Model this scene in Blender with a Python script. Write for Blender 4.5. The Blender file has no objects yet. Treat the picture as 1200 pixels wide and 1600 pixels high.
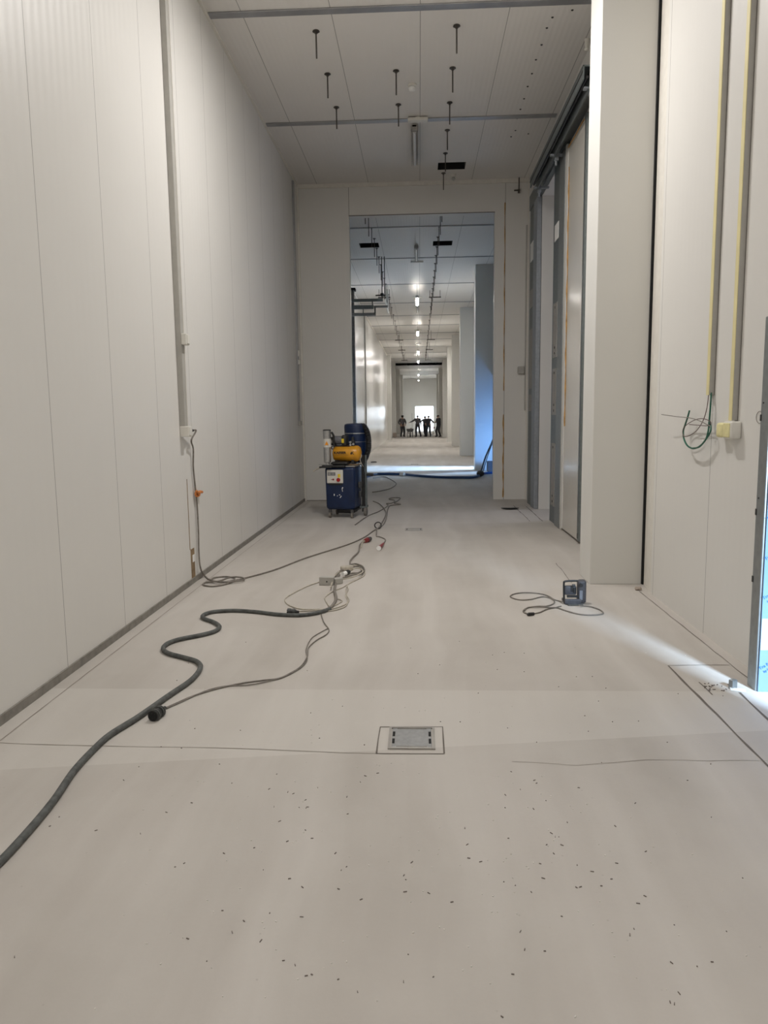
import bpy, bmesh, math, random
from mathutils import Vector, Matrix
random.seed(7)
S = bpy.context.scene
C = S.collection
V = Vector

# ---------------------------------------------------------------- camera
FPX, EYE = 1159.0, 1.55          # focal length in pixels of the 1200x1600 frame, eye height
def _n(v): return v / v.length
cY = _n(V((55., 149., -FPX)))
cZ = V((-119., 9055., FPX)); cZ = _n(cZ - cY * cZ.dot(cY))
cX = cY.cross(cZ)
RW = Matrix((cX, cY, cZ))        # camera axes -> world axes
cam_d = bpy.data.cameras.new('camera'); cam = bpy.data.objects.new('camera', cam_d); C.objects.link(cam)
cam.matrix_world = Matrix.Translation((0, 0, EYE)) @ RW.to_4x4()
cam_d.sensor_fit = 'VERTICAL'; cam_d.sensor_height = 36.0; cam_d.sensor_width = 27.0
cam_d.lens = 36.0 * FPX / 1600.0
cam_d.clip_start = 0.05; cam_d.clip_end = 400
S.camera = cam
# measuring helpers: where a sight line meets a real plane of the building
def _ray(px, py): return RW @ V((px - 600., 800. - py, -FPX))
def fl(px, py, z=0.): d = _ray(px, py); return V((0, 0, EYE)) + d * ((z - EYE) / d.z)
def wx(px, py, x): d = _ray(px, py); return V((0, 0, EYE)) + d * (x / d.x)
def wy(px, py, y): d = _ray(px, py); return V((0, 0, EYE)) + d * (y / d.y)

# ---------------------------------------------------------------- world, exposure
W = bpy.data.worlds.new('world'); S.world = W; W.use_nodes = True
bgn = W.node_tree.nodes['Background']
bgn.inputs[0].default_value = (0.80, 0.90, 1.0, 1); bgn.inputs[1].default_value = 6.0
S.view_settings.view_transform = 'Standard'; S.view_settings.look = 'None'
S.view_settings.gamma = 1.0; S.view_settings.use_curve_mapping = False
S.view_settings.exposure = 0.42

def area(name, loc, target, sx, sy, watt, col, spread=180.):
    d = bpy.data.lights.new(name, 'AREA'); d.shape = 'RECTANGLE'; d.size = sx; d.size_y = sy
    d.energy = watt; d.color = col; d.spread = math.radians(spread)
    o = bpy.data.objects.new(name, d); C.objects.link(o); o.location = loc
    o.rotation_euler = (V(target) - V(loc)).to_track_quat('-Z', 'Y').to_euler()
    return o
WARM = (1.0, 0.965, 0.94)
NEAR_LAMPS = [(-5.0, 36), (-0.4, 50), (6.05, 91)]            # y start, watts (lit battens out of view above the camera)
FAR_LAMPS = [(23.9, 3), (33.2, 34), (43.0, 34), (50.5, 30), (66.5, 10), (76.5, 2)]
# daylight that comes in from the rooms on the right, then an added side room lamp
area('daylight_near_doorway', (2.456, 1.82, 1.60), (1.62, 5.0, -0.4), 0.26, 0.30, 44, (0.56, 0.76, 1.0), 80)
area('daylight_middle_doorway', (3.3, 19.1, 0.7), (1.8, 21.3, 0.8), 0.6, 0.8, 20, (0.16, 0.42, 1.0), 100)
area('daylight_strip_doorway', (4.6, 22.35, 2.6), (0.2, 22.3, 0.0), 0.5, 0.5, 150, (0.42, 0.66, 1.0), 70)
area('side_room_fill_light', (4.6, 12.4, 4.2), (2.4, 12.6, 2.4), 1.2, 1.2, 26, (0.80, 0.82, 1.0))  # lamp added in the unseen side room to brighten the tall doorway

# ---------------------------------------------------------------- node helpers / materials
class NT:
    def __init__(s, name):
        s.m = bpy.data.materials.new(name); s.m.use_nodes = True; s.t = s.m.node_tree
        s.b = s.t.nodes['Principled BSDF']
        s.co = None
    def n(s, typ, **kw):
        q = s.t.nodes.new(typ)
        for k, v in kw.items(): setattr(q, k, v)
        return q
    def l(s, a, b): s.t.links.new(a, b)
    def obj(s):
        if not s.co: s.co = s.n('ShaderNodeTexCoord').outputs['Object']
        return s.co
    def sep(s):
        q = s.n('ShaderNodeSeparateXYZ'); s.l(s.obj(), q.inputs[0]); return q.outputs
    def math(s, op, a, b=None, clamp=False):
        q = s.n('ShaderNodeMath', operation=op); q.use_clamp = clamp
        for i, v in enumerate((a, b)):
            if v is None: continue
            if isinstance(v, (int, float)): q.inputs[i].default_value = v
            else: s.l(v, q.inputs[i])
        return q.outputs[0]
    def noise(s, scale, detail=4, rough=.55, stretch=None):
        q = s.n('ShaderNodeTexNoise'); q.inputs['Scale'].default_value = scale
        q.inputs['Detail'].default_value = detail; q.inputs['Roughness'].default_value = rough
        if stretch:
            mp = s.n('ShaderNodeMapping'); mp.inputs['Scale'].default_value = stretch
            s.l(s.obj(), mp.inputs[0]); s.l(mp.outputs[0], q.inputs['Vector'])
        else: s.l(s.obj(), q.inputs['Vector'])
        return q.outputs['Fac']
    def ramp(s, fac, stops):
        q = s.n('ShaderNodeValToRGB'); e = q.color_ramp.elements
        while len(e) < len(stops): e.new(.5)
        for i, (p, c) in enumerate(stops): e[i].position = p; e[i].color = (*c, 1) if len(c) == 3 else c
        s.l(fac, q.inputs[0]); return q.outputs[0]
    def mix(s, fac, a, b, typ='MIX'):
        q = s.n('ShaderNodeMixRGB', blend_type=typ)
        for i, v in zip((0, 1, 2), (fac, a, b)):
            if isinstance(v, (int, float)): q.inputs[i].default_value = v
            elif isinstance(v, tuple): q.inputs[i].default_value = (*v, 1)
            else: s.l(v, q.inputs[i])
        return q.outputs[0]
    def line(s, coord, period, offset, width):       # 1 on thin repeated joint lines
        a = s.math('ADD', coord, -offset + period * 1000)
        a = s.math('MODULO', a, period)
        a = s.math('ABSOLUTE', s.math('SUBTRACT', a, period / 2))
        return s.math('GREATER_THAN', a, period / 2 - width / 2)
    def bump(s, h, strength, dist=.01):
        q = s.n('ShaderNodeBump'); q.inputs['Strength'].default_value = strength; q.inputs['Distance'].default_value = dist
        s.l(h, q.inputs['Height']); s.l(q.outputs[0], s.b.inputs['Normal']); return q

def simple(name, col, rough=.5, metal=0., var=.12, scale=14., bump=0., spec=.5, emit=None, es=0.):
    k = NT(name); f = k.noise(scale)
    a = tuple(c * (1 - var) for c in col); b = tuple(min(1, c * (1 + var)) for c in col)
    k.l(k.ramp(f, [(.3, a), (.7, b)]), k.b.inputs['Base Color'])
    k.b.inputs['Roughness'].default_value = rough; k.b.inputs['Metallic'].default_value = metal
    k.b.inputs['Specular IOR Level'].default_value = spec
    if bump: k.bump(f, bump)
    if emit:
        k.b.inputs['Emission Color'].default_value = (*emit, 1); k.b.inputs['Emission Strength'].default_value = es
    return k.m

PANEL = (0.73, 0.715, 0.68)
def panel_mat(name, axis, period, offset, seam=.006, rib=.085, rough=.42, col=PANEL, ribs=.12, seamcol=(.20, .19, .17)):
    k = NT(name); xyz = k.sep(); c = xyz[axis]
    f = k.noise(.7, 5); g = k.noise(9, 3)
    base = k.mix(f, tuple(v * .96 for v in col), tuple(v * 1.04 for v in col))
    sm = k.ramp(k.noise(2.2, 8, .7), [(.70, (0, 0, 0)), (.78, (1, 1, 1))])
    base = k.mix(k.math('MULTIPLY', sm, .10), base, (.42, .39, .34))
    if period:
        ln = k.line(c, period, offset, seam)
        base = k.mix(k.math('MULTIPLY', ln, .75), base, seamcol)
    k.l(base, k.b.inputs['Base Color'])
    k.l(k.math('ADD', k.math('MULTIPLY', g, .08), rough - .04), k.b.inputs['Roughness'])
    k.b.inputs['Specular IOR Level'].default_value = .4
    if ribs:
        w = k.math('SINE', k.math('MULTIPLY', c, 2 * math.pi / rib))
        w = k.math('ADD', w, k.math('MULTIPLY', g, .3))
        k.bump(w, ribs, .004)
    return k.m

def floor_mat():
    k = NT('dusty_concrete'); xyz = k.sep()
    big = k.noise(.5, 4); mid = k.noise(2.6, 6, .6); fine = k.noise(70, 4, .7)
    def warp(scale, stretch, amt):                       # long sweeping marks, bent by a slow noise
        nz = k.n('ShaderNodeTexNoise'); nz.inputs['Scale'].default_value = .45; nz.inputs['Detail'].default_value = 2; k.l(k.obj(), nz.inputs['Vector'])
        mx = k.n('ShaderNodeVectorMath', operation='MULTIPLY_ADD'); k.l(nz.outputs['Color'], mx.inputs[0]); mx.inputs[1].default_value = (amt, 0, 0); k.l(k.obj(), mx.inputs[2])
        mp = k.n('ShaderNodeMapping'); mp.inputs['Scale'].default_value = stretch; k.l(mx.outputs[0], mp.inputs[0])
        q = k.n('ShaderNodeTexNoise'); q.inputs['Scale'].default_value = scale; q.inputs['Detail'].default_value = 4; k.l(mp.outputs[0], q.inputs['Vector'])
        return q.outputs['Fac']
    s1 = warp(1.0, (3.6, .14, 1), .45); s2 = warp(1.0, (1.6, .45, 1), .8)
    a = k.ramp(big, [(.3, (.475, .44, .40)), (.7, (.55, .515, .475))])
    a = k.mix(k.math('MULTIPLY', k.ramp(s1, [(.42, (0, 0, 0)), (.70, (1, 1, 1))]), .62), a, (.615, .585, .545))
    a = k.mix(k.math('MULTIPLY', k.ramp(s2, [(.44, (0, 0, 0)), (.72, (1, 1, 1))]), .62), a, (.40, .37, .33))
    a = k.mix(k.math('MULTIPLY', k.ramp(mid, [(.45, (0, 0, 0)), (.62, (1, 1, 1))]), .20), a, (.60, .575, .53))
    # two straight-edged bands across the floor, mixed towards a paler tone
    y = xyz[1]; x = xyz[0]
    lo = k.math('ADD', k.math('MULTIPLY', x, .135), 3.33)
    pale_band = k.math('MULTIPLY', k.math('GREATER_THAN', y, lo), k.math('LESS_THAN', y, 4.08))
    a = k.mix(k.math('MULTIPLY', pale_band, .34), a, (.68, .655, .61))
    pale_band2 = k.math('MULTIPLY', k.math('GREATER_THAN', y, 10.75), k.math('LESS_THAN', y, 12.7))
    a = k.mix(k.math('MULTIPLY', pale_band2, .16), a, (.68, .655, .61))
    sp = k.n('ShaderNodeTexVoronoi'); sp.inputs['Scale'].default_value = 11; k.l(k.obj(), sp.inputs['Vector'])
    dots = k.ramp(sp.outputs['Distance'], [(.025, (1, 1, 1)), (.05, (0, 0, 0))])
    a = k.mix(k.math('MULTIPLY', dots, .30), a, (.25, .22, .19))
    a = k.mix(k.math('MULTIPLY', fine, .10), a, (.30, .275, .24))
    k.l(a, k.b.inputs['Base Color'])
    k.l(k.ramp(mid, [(.3, (.62,) * 3), (.7, (.8,) * 3)]), k.b.inputs['Roughness'])
    k.b.inputs['Specular IOR Level'].default_value = .35
    k.bump(k.math('ADD', fine, k.math('MULTIPLY', mid, .4)), .10, .003)
    return k.m

def galv(name, col=(.36, .38, .38)):
    k = NT(name); v = k.n('ShaderNodeTexVoronoi'); v.inputs['Scale'].default_value = 24; k.l(k.obj(), v.inputs['Vector'])
    f = k.noise(5)
    c1 = k.mix(k.math('MULTIPLY', v.outputs['Distance'], .5), tuple(x * .75 for x in col), tuple(x * 1.2 for x in col))
    k.l(k.mix(k.math('MULTIPLY', f, .5), c1, tuple(x * .9 for x in col)), k.b.inputs['Base Color'])
    k.b.inputs['Metallic'].default_value = .75; k.b.inputs['Roughness'].default_value = .48
    return k.m

M = dict(
    wallL=panel_mat('panel_left_wall', 1, .905, 4.312, ribs=.10, rib=.095),
    wallR=panel_mat('panel_right_wall', 1, 1.15, 6.36, seam=.007, ribs=.05),
    wallB=panel_mat('panel_back_wall', 0, 0, 0, ribs=.05),
    plain=panel_mat('panel_plain', 2, 0, 0, ribs=0),
    pillar=panel_mat('panel_pillar', 2, 0, 0, ribs=0, rough=.5, col=(.74, .73, .69)),
    ceil=panel_mat('panel_ceiling', 0, .92, .04, seam=.008, rib=.06, ribs=.14, rough=.5, col=(.76, .735, .70)),
    farL=panel_mat('panel_left_far', 1, 1.1, .2, ribs=.03, rough=.24, seam=.012),
    lining=panel_mat('leaf_gloss', 1, 0, 0, ribs=.04, rough=.16, col=(.62, .59, .53)),
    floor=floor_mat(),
    joint=simple('shadow_line_dark', (.16, .14, .12), .9),
    hair_joint=simple('joint_faint', (.30, .265, .225), .9),
    kerb=simple('kerb_grey', (.235, .22, .195), .7, var=.2),
    gap=simple('black_gap', (.012, .012, .012), .9),
    trim=simple('cove_trim', (.74, .71, .65), .45, var=.05),
    beam=simple('aluminium_profile', (.36, .36, .37), .38, .6, var=.15, scale=3),
    galv=galv('galvanised'), galv_d=galv('galvanised_dark', (.24, .27, .27)), galv_b=galv('galvanised_pale', (.44, .47, .50)),
    steel=simple('brushed_steel', (.50, .50, .49), .33, .85, var=.1, scale=40),
    steel_plate=simple('steel_plate', (.36, .34, .31), .55, .3, var=.12),
    rod=simple('rod_steel', (.10, .09, .08), .45, .7),
    white=simple('white_plastic', (.72, .70, .64), .42, var=.04),
    label=simple('paper_label', (.88, .88, .86), .6, var=.03),
    trunk=simple('trunking_grey', (.43, .415, .38), .5, var=.05),
    yellow_trunk=simple('trunking_yellow_film', (.78, .70, .38), .5, var=.08, scale=5),
    yellow_box=simple('yellowed_box', (.74, .68, .36), .5, var=.1, scale=20),
    foam=simple('foam_yellow', (.52, .42, .14), .9, var=.2, bump=.3),
    foam_o=simple('foam_orange', (.46, .26, .08), .9, var=.3, bump=.3),
    wood=simple('raw_board_brown', (.26, .18, .10), .85, var=.3),
    film=simple('blue_film', (.17, .27, .42), .22, var=.06, scale=2),
    film_w=simple('white_film', (.38, .42, .47), .35, var=.05),
    film_text=simple('cyan_print', (.005, .12, .30), .4, var=.03),
    cable_g=simple('cable_grey_rubber', (.085, .09, .085), .6, var=.4, scale=30),
    cable_l=simple('cable_light', (.46, .42, .35), .6, var=.2, scale=30),
    cable_m=simple('cable_dusty', (.20, .18, .155), .65, var=.25, scale=30),
    cable_k=simple('cable_black', (.035, .033, .03), .5),
    cable_green=simple('cable_green', (.008, .10, .06), .4, var=.2),
    cable_brown=simple('cable_brown', (.11, .06, .055), .5),
    cable_blue=simple('hose_blue', (.02, .07, .20), .4),
    black=simple('black_plastic', (.022, .022, .022), .45, var=.3),
    dark=simple('dark_grey_plastic', (.07, .07, .07), .5, var=.3),
    toolgrey=simple('tool_blue_grey', (.075, .075, .085), .5, var=.2, scale=60),
    toolpale=simple('tool_pale', (.25, .27, .31), .4),
    blue=simple('machine_blue', (.005, .018, .066), .34, var=.2, scale=6),
    yellow=simple('compressor_yellow', (.72, .33, .02), .33, var=.07),
    motor=simple('motor_grey', (.20, .20, .21), .5),
    red=simple('plug_red', (.26, .03, .035), .45, var=.2),
    redbtn=simple('button_red', (.35, .01, .01), .4),
    amber=simple('warning_orange', (.90, .34, .02), .5),
    yel=simple('label_yellow', (.85, .62, .03), .5),
    orange=simple('orange_tape', (.62, .22, .06), .55, var=.35, scale=80, bump=.5),
    concrete=simple('rubble', (.36, .30, .25), .9, var=.3, bump=.6, scale=60),
    chips_d=simple('chips_dark', (.17, .14, .12), .8), chips_w=simple('chips_white', (.78, .75, .70), .8),
    cloth_d=simple('work_clothes_dark', (.035, .034, .04), .85), cloth_g=simple('work_shirt_grey', (.10, .095, .10), .85),
    skin=simple('skin', (.42, .26, .19), .55, var=.08), hair=simple('hair_dark', (.02, .015, .012), .8),
    boot=simple('boots', (.03, .025, .02), .7), denim=simple('dark_trousers', (.03, .04, .05), .85),
    tube_far=simple('tube_lit_far', (.9, .9, .9), .4, emit=(1., .965, .91), es=125.),
    tube_off=simple('diffuser_off', (.60, .60, .60), .25, var=.02, spec=.6),
    tube_on=simple('tube_lit', (.9, .9, .9), .4, emit=(1., .965, .91), es=26.),
    outside=simple('yard_concrete', (.62, .62, .60), .9),
)

# ---------------------------------------------------------------- mesh helpers
LOC = {}
def tag(o, label=None, cat=None, group=None, kind=None):
    if label: o['label'] = label
    if cat: o['category'] = cat
    if group: o['group'] = group
    if kind: o['kind'] = kind
    return o
def thing(name, label, cat, loc, group=None):
    o = bpy.data.objects.new(name, None); C.objects.link(o); o.location = V(loc); o.empty_display_size = .1
    LOC[o.name] = V(loc); return tag(o, label, cat, group)
def build(name, bm, mat, parent=None, label=None, cat=None, group=None, kind=None, smooth=False, keep=False):
    me = bpy.data.meshes.new(name)
    bmesh.ops.recalc_face_normals(bm, faces=bm.faces)
    if parent is not None:
        off = LOC[parent.name]
    elif keep: off = V((0, 0, 0))
    else:
        xs = [v.co for v in bm.verts]
        off = V(((min(v.x for v in xs) + max(v.x for v in xs)) / 2, (min(v.y for v in xs) + max(v.y for v in xs)) / 2, min(v.z for v in xs)))
    bmesh.ops.translate(bm, vec=-off, verts=bm.verts)
    if smooth:
        for f in bm.faces: f.smooth = True
        for e in bm.edges:
            if len(e.link_faces) == 2 and e.calc_face_angle(0) > .7: e.smooth = False
    bm.to_mesh(me); bm.free()
    me.materials.append(M[mat] if isinstance(mat, str) else mat)
    o = bpy.data.objects.new(name, me); C.objects.link(o)
    if parent is not None: o.parent = parent
    else: o.location = off
    LOC[o.name] = off
    return tag(o, label, cat, group, kind)
def nb(): return bmesh.new()
def box(bm, x0, x1, y0, y1, z0, z1, bev=0., seg=1, rot=None, piv=None):
    r = bmesh.ops.create_cube(bm, size=1.); vs = r['verts']
    for v in vs: v.co = V(((x0 + x1) / 2 + v.co.x * (x1 - x0), (y0 + y1) / 2 + v.co.y * (y1 - y0), (z0 + z1) / 2 + v.co.z * (z1 - z0)))
    if bev:
        es = list({e for v in vs for e in v.link_edges})
        r2 = bmesh.ops.bevel(bm, geom=es, offset=bev, segments=seg, affect='EDGES', profile=.5)
        vs = list({v for f in r2['faces'] for v in f.verts} | {v for v in vs if v.is_valid})
    if rot is not None:
        bmesh.ops.rotate(bm, cent=piv, matrix=rot, verts=vs)
    return vs
def cyl(bm, p0, p1, r0, r1=None, seg=16):
    p0, p1 = V(p0), V(p1); r1 = r0 if r1 is None else r1
    d = (p1 - p0); q = d.to_track_quat('Z', 'Y').to_matrix()
    R0 = [bm.verts.new(p0 + q @ V((r0 * math.cos(2 * math.pi * i / seg), r0 * math.sin(2 * math.pi * i / seg), 0))) for i in range(seg)]
    R1 = [bm.verts.new(p1 + q @ V((r1 * math.cos(2 * math.pi * i / seg), r1 * math.sin(2 * math.pi * i / seg), 0))) for i in range(seg)]
    for i in range(seg): bm.faces.new((R0[i], R0[(i + 1) % seg], R1[(i + 1) % seg], R1[i]))
    bm.faces.new(R0[::-1]); bm.faces.new(R1)
    return R0 + R1
def lathe(bm, o, axis, prof, seg=24):
    o = V(o); q = V(axis).to_track_quat('Z', 'Y').to_matrix(); rings = []
    for (h, r) in prof:
        rings.append([bm.verts.new(o + q @ V((max(r, 1e-4) * math.cos(2 * math.pi * i / seg), max(r, 1e-4) * math.sin(2 * math.pi * i / seg), h))) for i in range(seg)])
    for a, b in zip(rings, rings[1:]):
        for i in range(seg): bm.faces.new((a[i], a[(i + 1) % seg], b[(i + 1) % seg], b[i]))
    bm.faces.new(rings[0][::-1]); bm.faces.new(rings[-1])
def spline(pts, n=8, closed=False):
    pts = [V(p) for p in pts]; out = []
    N = len(pts)
    for i in range(N if closed else N - 1):
        if closed: p0, p1, p2, p3 = pts[i - 1], pts[i], pts[(i + 1) % N], pts[(i + 2) % N]
        else: p0, p1, p2, p3 = pts[max(i - 1, 0)], pts[i], pts[i + 1], pts[min(i + 2, N - 1)]
        for k in range(n):
            t = k / n
            out.append(.5 * ((2 * p1) + (p2 - p0) * t + (2 * p0 - 5 * p1 + 4 * p2 - p3) * t * t + (3 * p1 - p0 - 3 * p2 + p3) * t ** 3))
    if not closed: out.append(pts[-1])
    return out
def tube(bm, pts, r, seg=8, n=8, sm=True, closed=False):
    P = spline(pts, n, closed) if sm else [V(p) for p in pts]
    rings = []; N = len(P); nrm = None
    for i, p in enumerate(P):
        if closed: t = P[(i + 1) % N] - P[i - 1]
        else: t = P[min(i + 1, N - 1)] - P[max(i - 1, 0)]
        if t.length < 1e-9: t = V((0, 0, 1))
        t.normalize()
        if nrm is None: nrm = t.orthogonal().normalized()
        else:
            nrm = nrm - t * nrm.dot(t)
            if nrm.length < 1e-6: nrm = t.orthogonal()
            nrm.normalize()
        b = t.cross(nrm)
        rr = r(i / max(1, N - 1)) if callable(r) else r
        rings.append([bm.verts.new(p + (nrm * math.cos(2 * math.pi * j / seg) + b * math.sin(2 * math.pi * j / seg)) * rr) for j in range(seg)])
    prs = list(zip(rings, rings[1:])) + ([(rings[-1], rings[0])] if closed else [])
    for a, b in prs:
        for j in range(seg): bm.faces.new((a[j], a[(j + 1) % seg], b[(j + 1) % seg], b[j]))
    if not closed: bm.faces.new(rings[0][::-1]); bm.faces.new(rings[-1])
def ball(bm, c, rx, ry=None, rz=None, u=14, v=10):
    r = bmesh.ops.create_uvsphere(bm, u_segments=u, v_segments=v, radius=1.)
    for w in r['verts']: w.co = V((c[0] + w.co.x * rx, c[1] + w.co.y * (ry or rx), c[2] + w.co.z * (rz or rx)))
def holed(bm, axis, at, th, a0, a1, b0, b1, holes):
    """slab perpendicular to axis (0,1,2) from at to at+th, with rectangular holes (a0,a1,b0,b1)"""
    A = sorted({a0, a1, *[h[0] for h in holes], *[h[1] for h in holes]}); B = sorted({b0, b1, *[h[2] for h in holes], *[h[3] for h in holes]})
    A = [a for a in A if a0 <= a <= a1]; B = [b for b in B if b0 <= b <= b1]
    solid = {}
    for i in range(len(A) - 1):
        for j in range(len(B) - 1):
            ca, cb = (A[i] + A[i + 1]) / 2, (B[j] + B[j + 1]) / 2
            solid[i, j] = not any(h[0] < ca < h[1] and h[2] < cb < h[3] for h in holes)
    def P(t, a, b):
        v = [0, 0, 0]; o = [k for k in range(3) if k != axis]; v[axis] = t; v[o[0]] = a; v[o[1]] = b; return V(v)
    cache = {}
    def vt(s, i, j):
        if (s, i, j) not in cache: cache[s, i, j] = bm.verts.new(P(at + (th if s else 0), A[i], B[j]))
        return cache[s, i, j]
    for (i, j), ok in solid.items():
        if not ok: continue
        for s in (0, 1): bm.faces.new([vt(s, i, j), vt(s, i + 1, j), vt(s, i + 1, j + 1), vt(s, i, j + 1)])
        for di, dj, e in ((-1, 0, ((0, 0), (0, 1))), (1, 0, ((1, 0), (1, 1))), (0, -1, ((0, 0), (1, 0))), (0, 1, ((0, 1), (1, 1)))):
            if not solid.get((i + di, j + dj), False):
                (p, q), (r, t) = e
                bm.faces.new([vt(0, i + p, j + q), vt(0, i + r, j + t), vt(1, i + r, j + t), vt(1, i + p, j + q)])
def struct(name, bm, mat, parent=None): return build(name, bm, mat, parent, kind=None if parent else 'structure', keep=True)
def copy_tree(o, parent=None):
    c = o.copy(); C.objects.link(c); c.parent = parent
    for ch in list(o.children): copy_tree(ch, c)
    return c
def text_mesh(txt, size, mat, parent, name, mtx, extrude=.001, bold=0.):
    cu = bpy.data.curves.new('txt', 'FONT'); cu.body = txt; cu.size = size; cu.extrude = extrude; cu.offset = bold; cu.align_x = 'CENTER'; cu.align_y = 'CENTER'
    o = bpy.data.objects.new('txt', cu); C.objects.link(o)
    bpy.context.view_layer.update()
    me = bpy.data.meshes.new_from_object(o.evaluated_get(bpy.context.evaluated_depsgraph_get()))
    bm = nb(); bm.from_mesh(me); bpy.data.objects.remove(o); bpy.data.meshes.remove(me)
    bmesh.ops.transform(bm, matrix=mtx, verts=bm.verts)
    return build(name, bm, mat, parent)

# ================================================================ THE SETTING
XL, XR, ZC, YB, YE = -2.17, 2.0, 5.70, 13.85, 83.0
Y0, XO = -9.0, 7.0
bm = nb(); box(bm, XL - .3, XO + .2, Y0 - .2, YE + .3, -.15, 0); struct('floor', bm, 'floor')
bm = nb(); box(bm, -20, 25, YE + .3, YE + 60, -.2, -.03); struct('trim_11', bm, 'outside')
vents = [(.34, .80, 12.90, 13.27), (-1.42, -.95, 18.45, 18.95), (.36, .83, 18.42, 18.92)]
slot = (-1.9, 1.9, 58.8, 61.6)
bm = nb(); holed(bm, 2, ZC, .16, XL - .2, XO + .2, Y0 - .2, YE + .3, vents + [slot]); struct('ceiling', bm, 'ceil')
# left wall with pilasters further down
bm = nb(); box(bm, XL - .2, XL, Y0, YB, 0, ZC); struct('wall_left', bm, 'wallL')
bm = nb(); box(bm, XL - .2, XL, YB, YE + .2, 0, ZC); struct('wall_left_far', bm, 'farL')
bm = nb(); box(bm, XL, XL + .012, Y0, YB, 0, .052); struct('baseboard_left', bm, 'kerb')
# back (cross) wall with the tall opening
bm = nb(); holed(bm, 1, YB, .16, XL, XO, 0, ZC, [(-1.235, 1.368, -1, 5.14)]); struct('wall_back', bm, 'wallB')
bm = nb()
box(bm, XL, XR, YB - .03, YB, ZC - .07, ZC - .001); box(bm, XL + .001, XL + .035, YB - .035, YB, 0, ZC - .07)
box(bm, XR - .05, XR, YB - .05, YB, 0, ZC - .07)
struct('trim_1', bm, 'trim')
bm = nb(); box(bm, XL, XL + .03, Y0, YB, ZC - .03, ZC - .001); struct('trim_2', bm, 'trim')
bm = nb()   # panel joints of the cross wall
box(bm, -1.238, -1.232, YB - .002, YB, 5.14, ZC - .07)
box(bm, -1.24, 1.373, YB - .004, YB + .001, 5.137, 5.150)
box(bm, 1.555, 1.561, YB - .002, YB, 0, 5.63); box(bm, XL, -1.235, YB - .004, YB, 0, .012)
struct('trim_3', bm, 'joint')
bm = nb()
tube(bm, [(1.549 + .004 * math.sin(i * 1.7), YB - .004, 2.0 + i * .3) for i in range(12)], lambda t: .006 + .003 * math.sin(t * 40), 6)
tube(bm, [(1.549 + .004 * math.sin(i * 1.3), YB - .004, .04 + i * .17) for i in range(10)], lambda t: .010 + .004 * math.sin(t * 30), 6)
tag(build('expanding_foam', bm, 'foam_o'), 'thin bead of brown yellow expanding foam down the right panel joint of cross wall', 'foam')
# right wall near the camera (ends in a steel framed doorway)
bm = nb(); box(bm, XR, XR + .18, 4.12, 6.42, 0, ZC); box(bm, XR, XR + .03, Y0, 3.24, 0, ZC); box(bm, XR, XR + .03, 3.24, 4.12, 2.6, ZC)
struct('wall_right_near', bm, 'wallR')
# pillar casing, standing proud of the wall
bm = nb(); box(bm, 1.555, 2.022, 6.77, 7.20, 0, ZC, .004); struct('wall_pillar', bm, 'pillar')
bm = nb(); box(bm, 2.0235, 2.30, 6.75, 6.90, 0, ZC); struct('trim_4', bm, 'gap')
bm = nb(); pv = [(XR + .001, 6.421), (2.012, 6.50), (2.035, 6.735), (2.18, 6.735), (2.18, 6.421)]
lo_ = [bm.verts.new((x, y, 0)) for x, y in pv]; hi_ = [bm.verts.new((x, y, ZC - .001)) for x, y in pv]
for i in range(5): bm.faces.new((lo_[i], lo_[(i + 1) % 5], hi_[(i + 1) % 5], hi_[i]))
bm.faces.new(lo_); bm.faces.new(hi_); struct('trim_5', bm, 'trim')
# right wall beyond the pillar: opening y 11.0 .. 12.35 for the steel framed sliding door
DX = 1.965
bm = nb(); holed(bm, 0, DX, .20, 6.9, YB, 0, ZC, [(11.02, 12.35, -1, 4.98)]); struct('wall_right_middle', bm, 'wallB')
# far hall right wall with doorways
bm = nb(); holed(bm, 0, 2.12, .2, YB + .16, YE + .2, 0, ZC, [(17.8, 21.22, -1, 2.6), (21.72, 22.95, -1, 2.9)]); struct('wall_right', bm, 'plain')
# far end wall with its daylight doorway, outer walls and back wall behind the camera
bm = nb(); holed(bm, 1, YE, .2, XL, XO, 0, ZC, [(-.42, 1.56, -1, 2.67)]); struct('wall_end', bm, 'plain')
bm = nb(); box(bm, XO, XO + .2, Y0, YE + .2, 0, ZC); struct('wall_outer', bm, 'plain')
bm = nb(); box(bm, XL - .2, XO + .2, Y0 - .2, Y0, 0, ZC); struct('wall_front', bm, 'plain')
for i, y in enumerate((7.0, 24.2)):
    bm = nb(); box(bm, 2.33, XO, y, y + .15, 0, ZC); struct('wall_partition' + '_%d' % (i + 1), bm, 'plain')
# shafts over the black ceiling openings
for i, (a, b, c, d) in enumerate(vents):
    bm = nb(); t = .008; a += .001; b -= .001; c += .001; d -= .001; z0 = ZC + .004
    box(bm, a, a + t, c, d, z0, ZC + .5); box(bm, b - t, b, c, d, z0, ZC + .5)
    box(bm, a + t, b - t, c, c + t, z0, ZC + .5); box(bm, a + t, b - t, d - t, d, z0, ZC + .5); box(bm, a, b, c, d, ZC + .5, ZC + .51)
    tag(build('duct_opening', bm, 'gap'), ['black rectangular duct hole in the ceiling in front of the cross wall',
        'left one of the two black duct holes in the ceiling beyond the opening', 'right one of the two black duct holes in the ceiling beyond the opening'][i], 'vent', 'rectangular duct holes in the ceiling')
bm = nb(); a, b, c, d = slot; box(bm, a - .05, b + .05, c - .05, d + .05, ZC + .6, ZC + .7)
box(bm, a - .05, a, c, d, ZC + .002, ZC + .6); box(bm, b, b + .05, c, d, ZC + .002, ZC + .6); box(bm, a, b, c - .05, c, ZC + .002, ZC + .6); box(bm, a, b, d, d + .05, ZC + .002, ZC + .6)
struct('trim_6', bm, 'gap')

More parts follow.
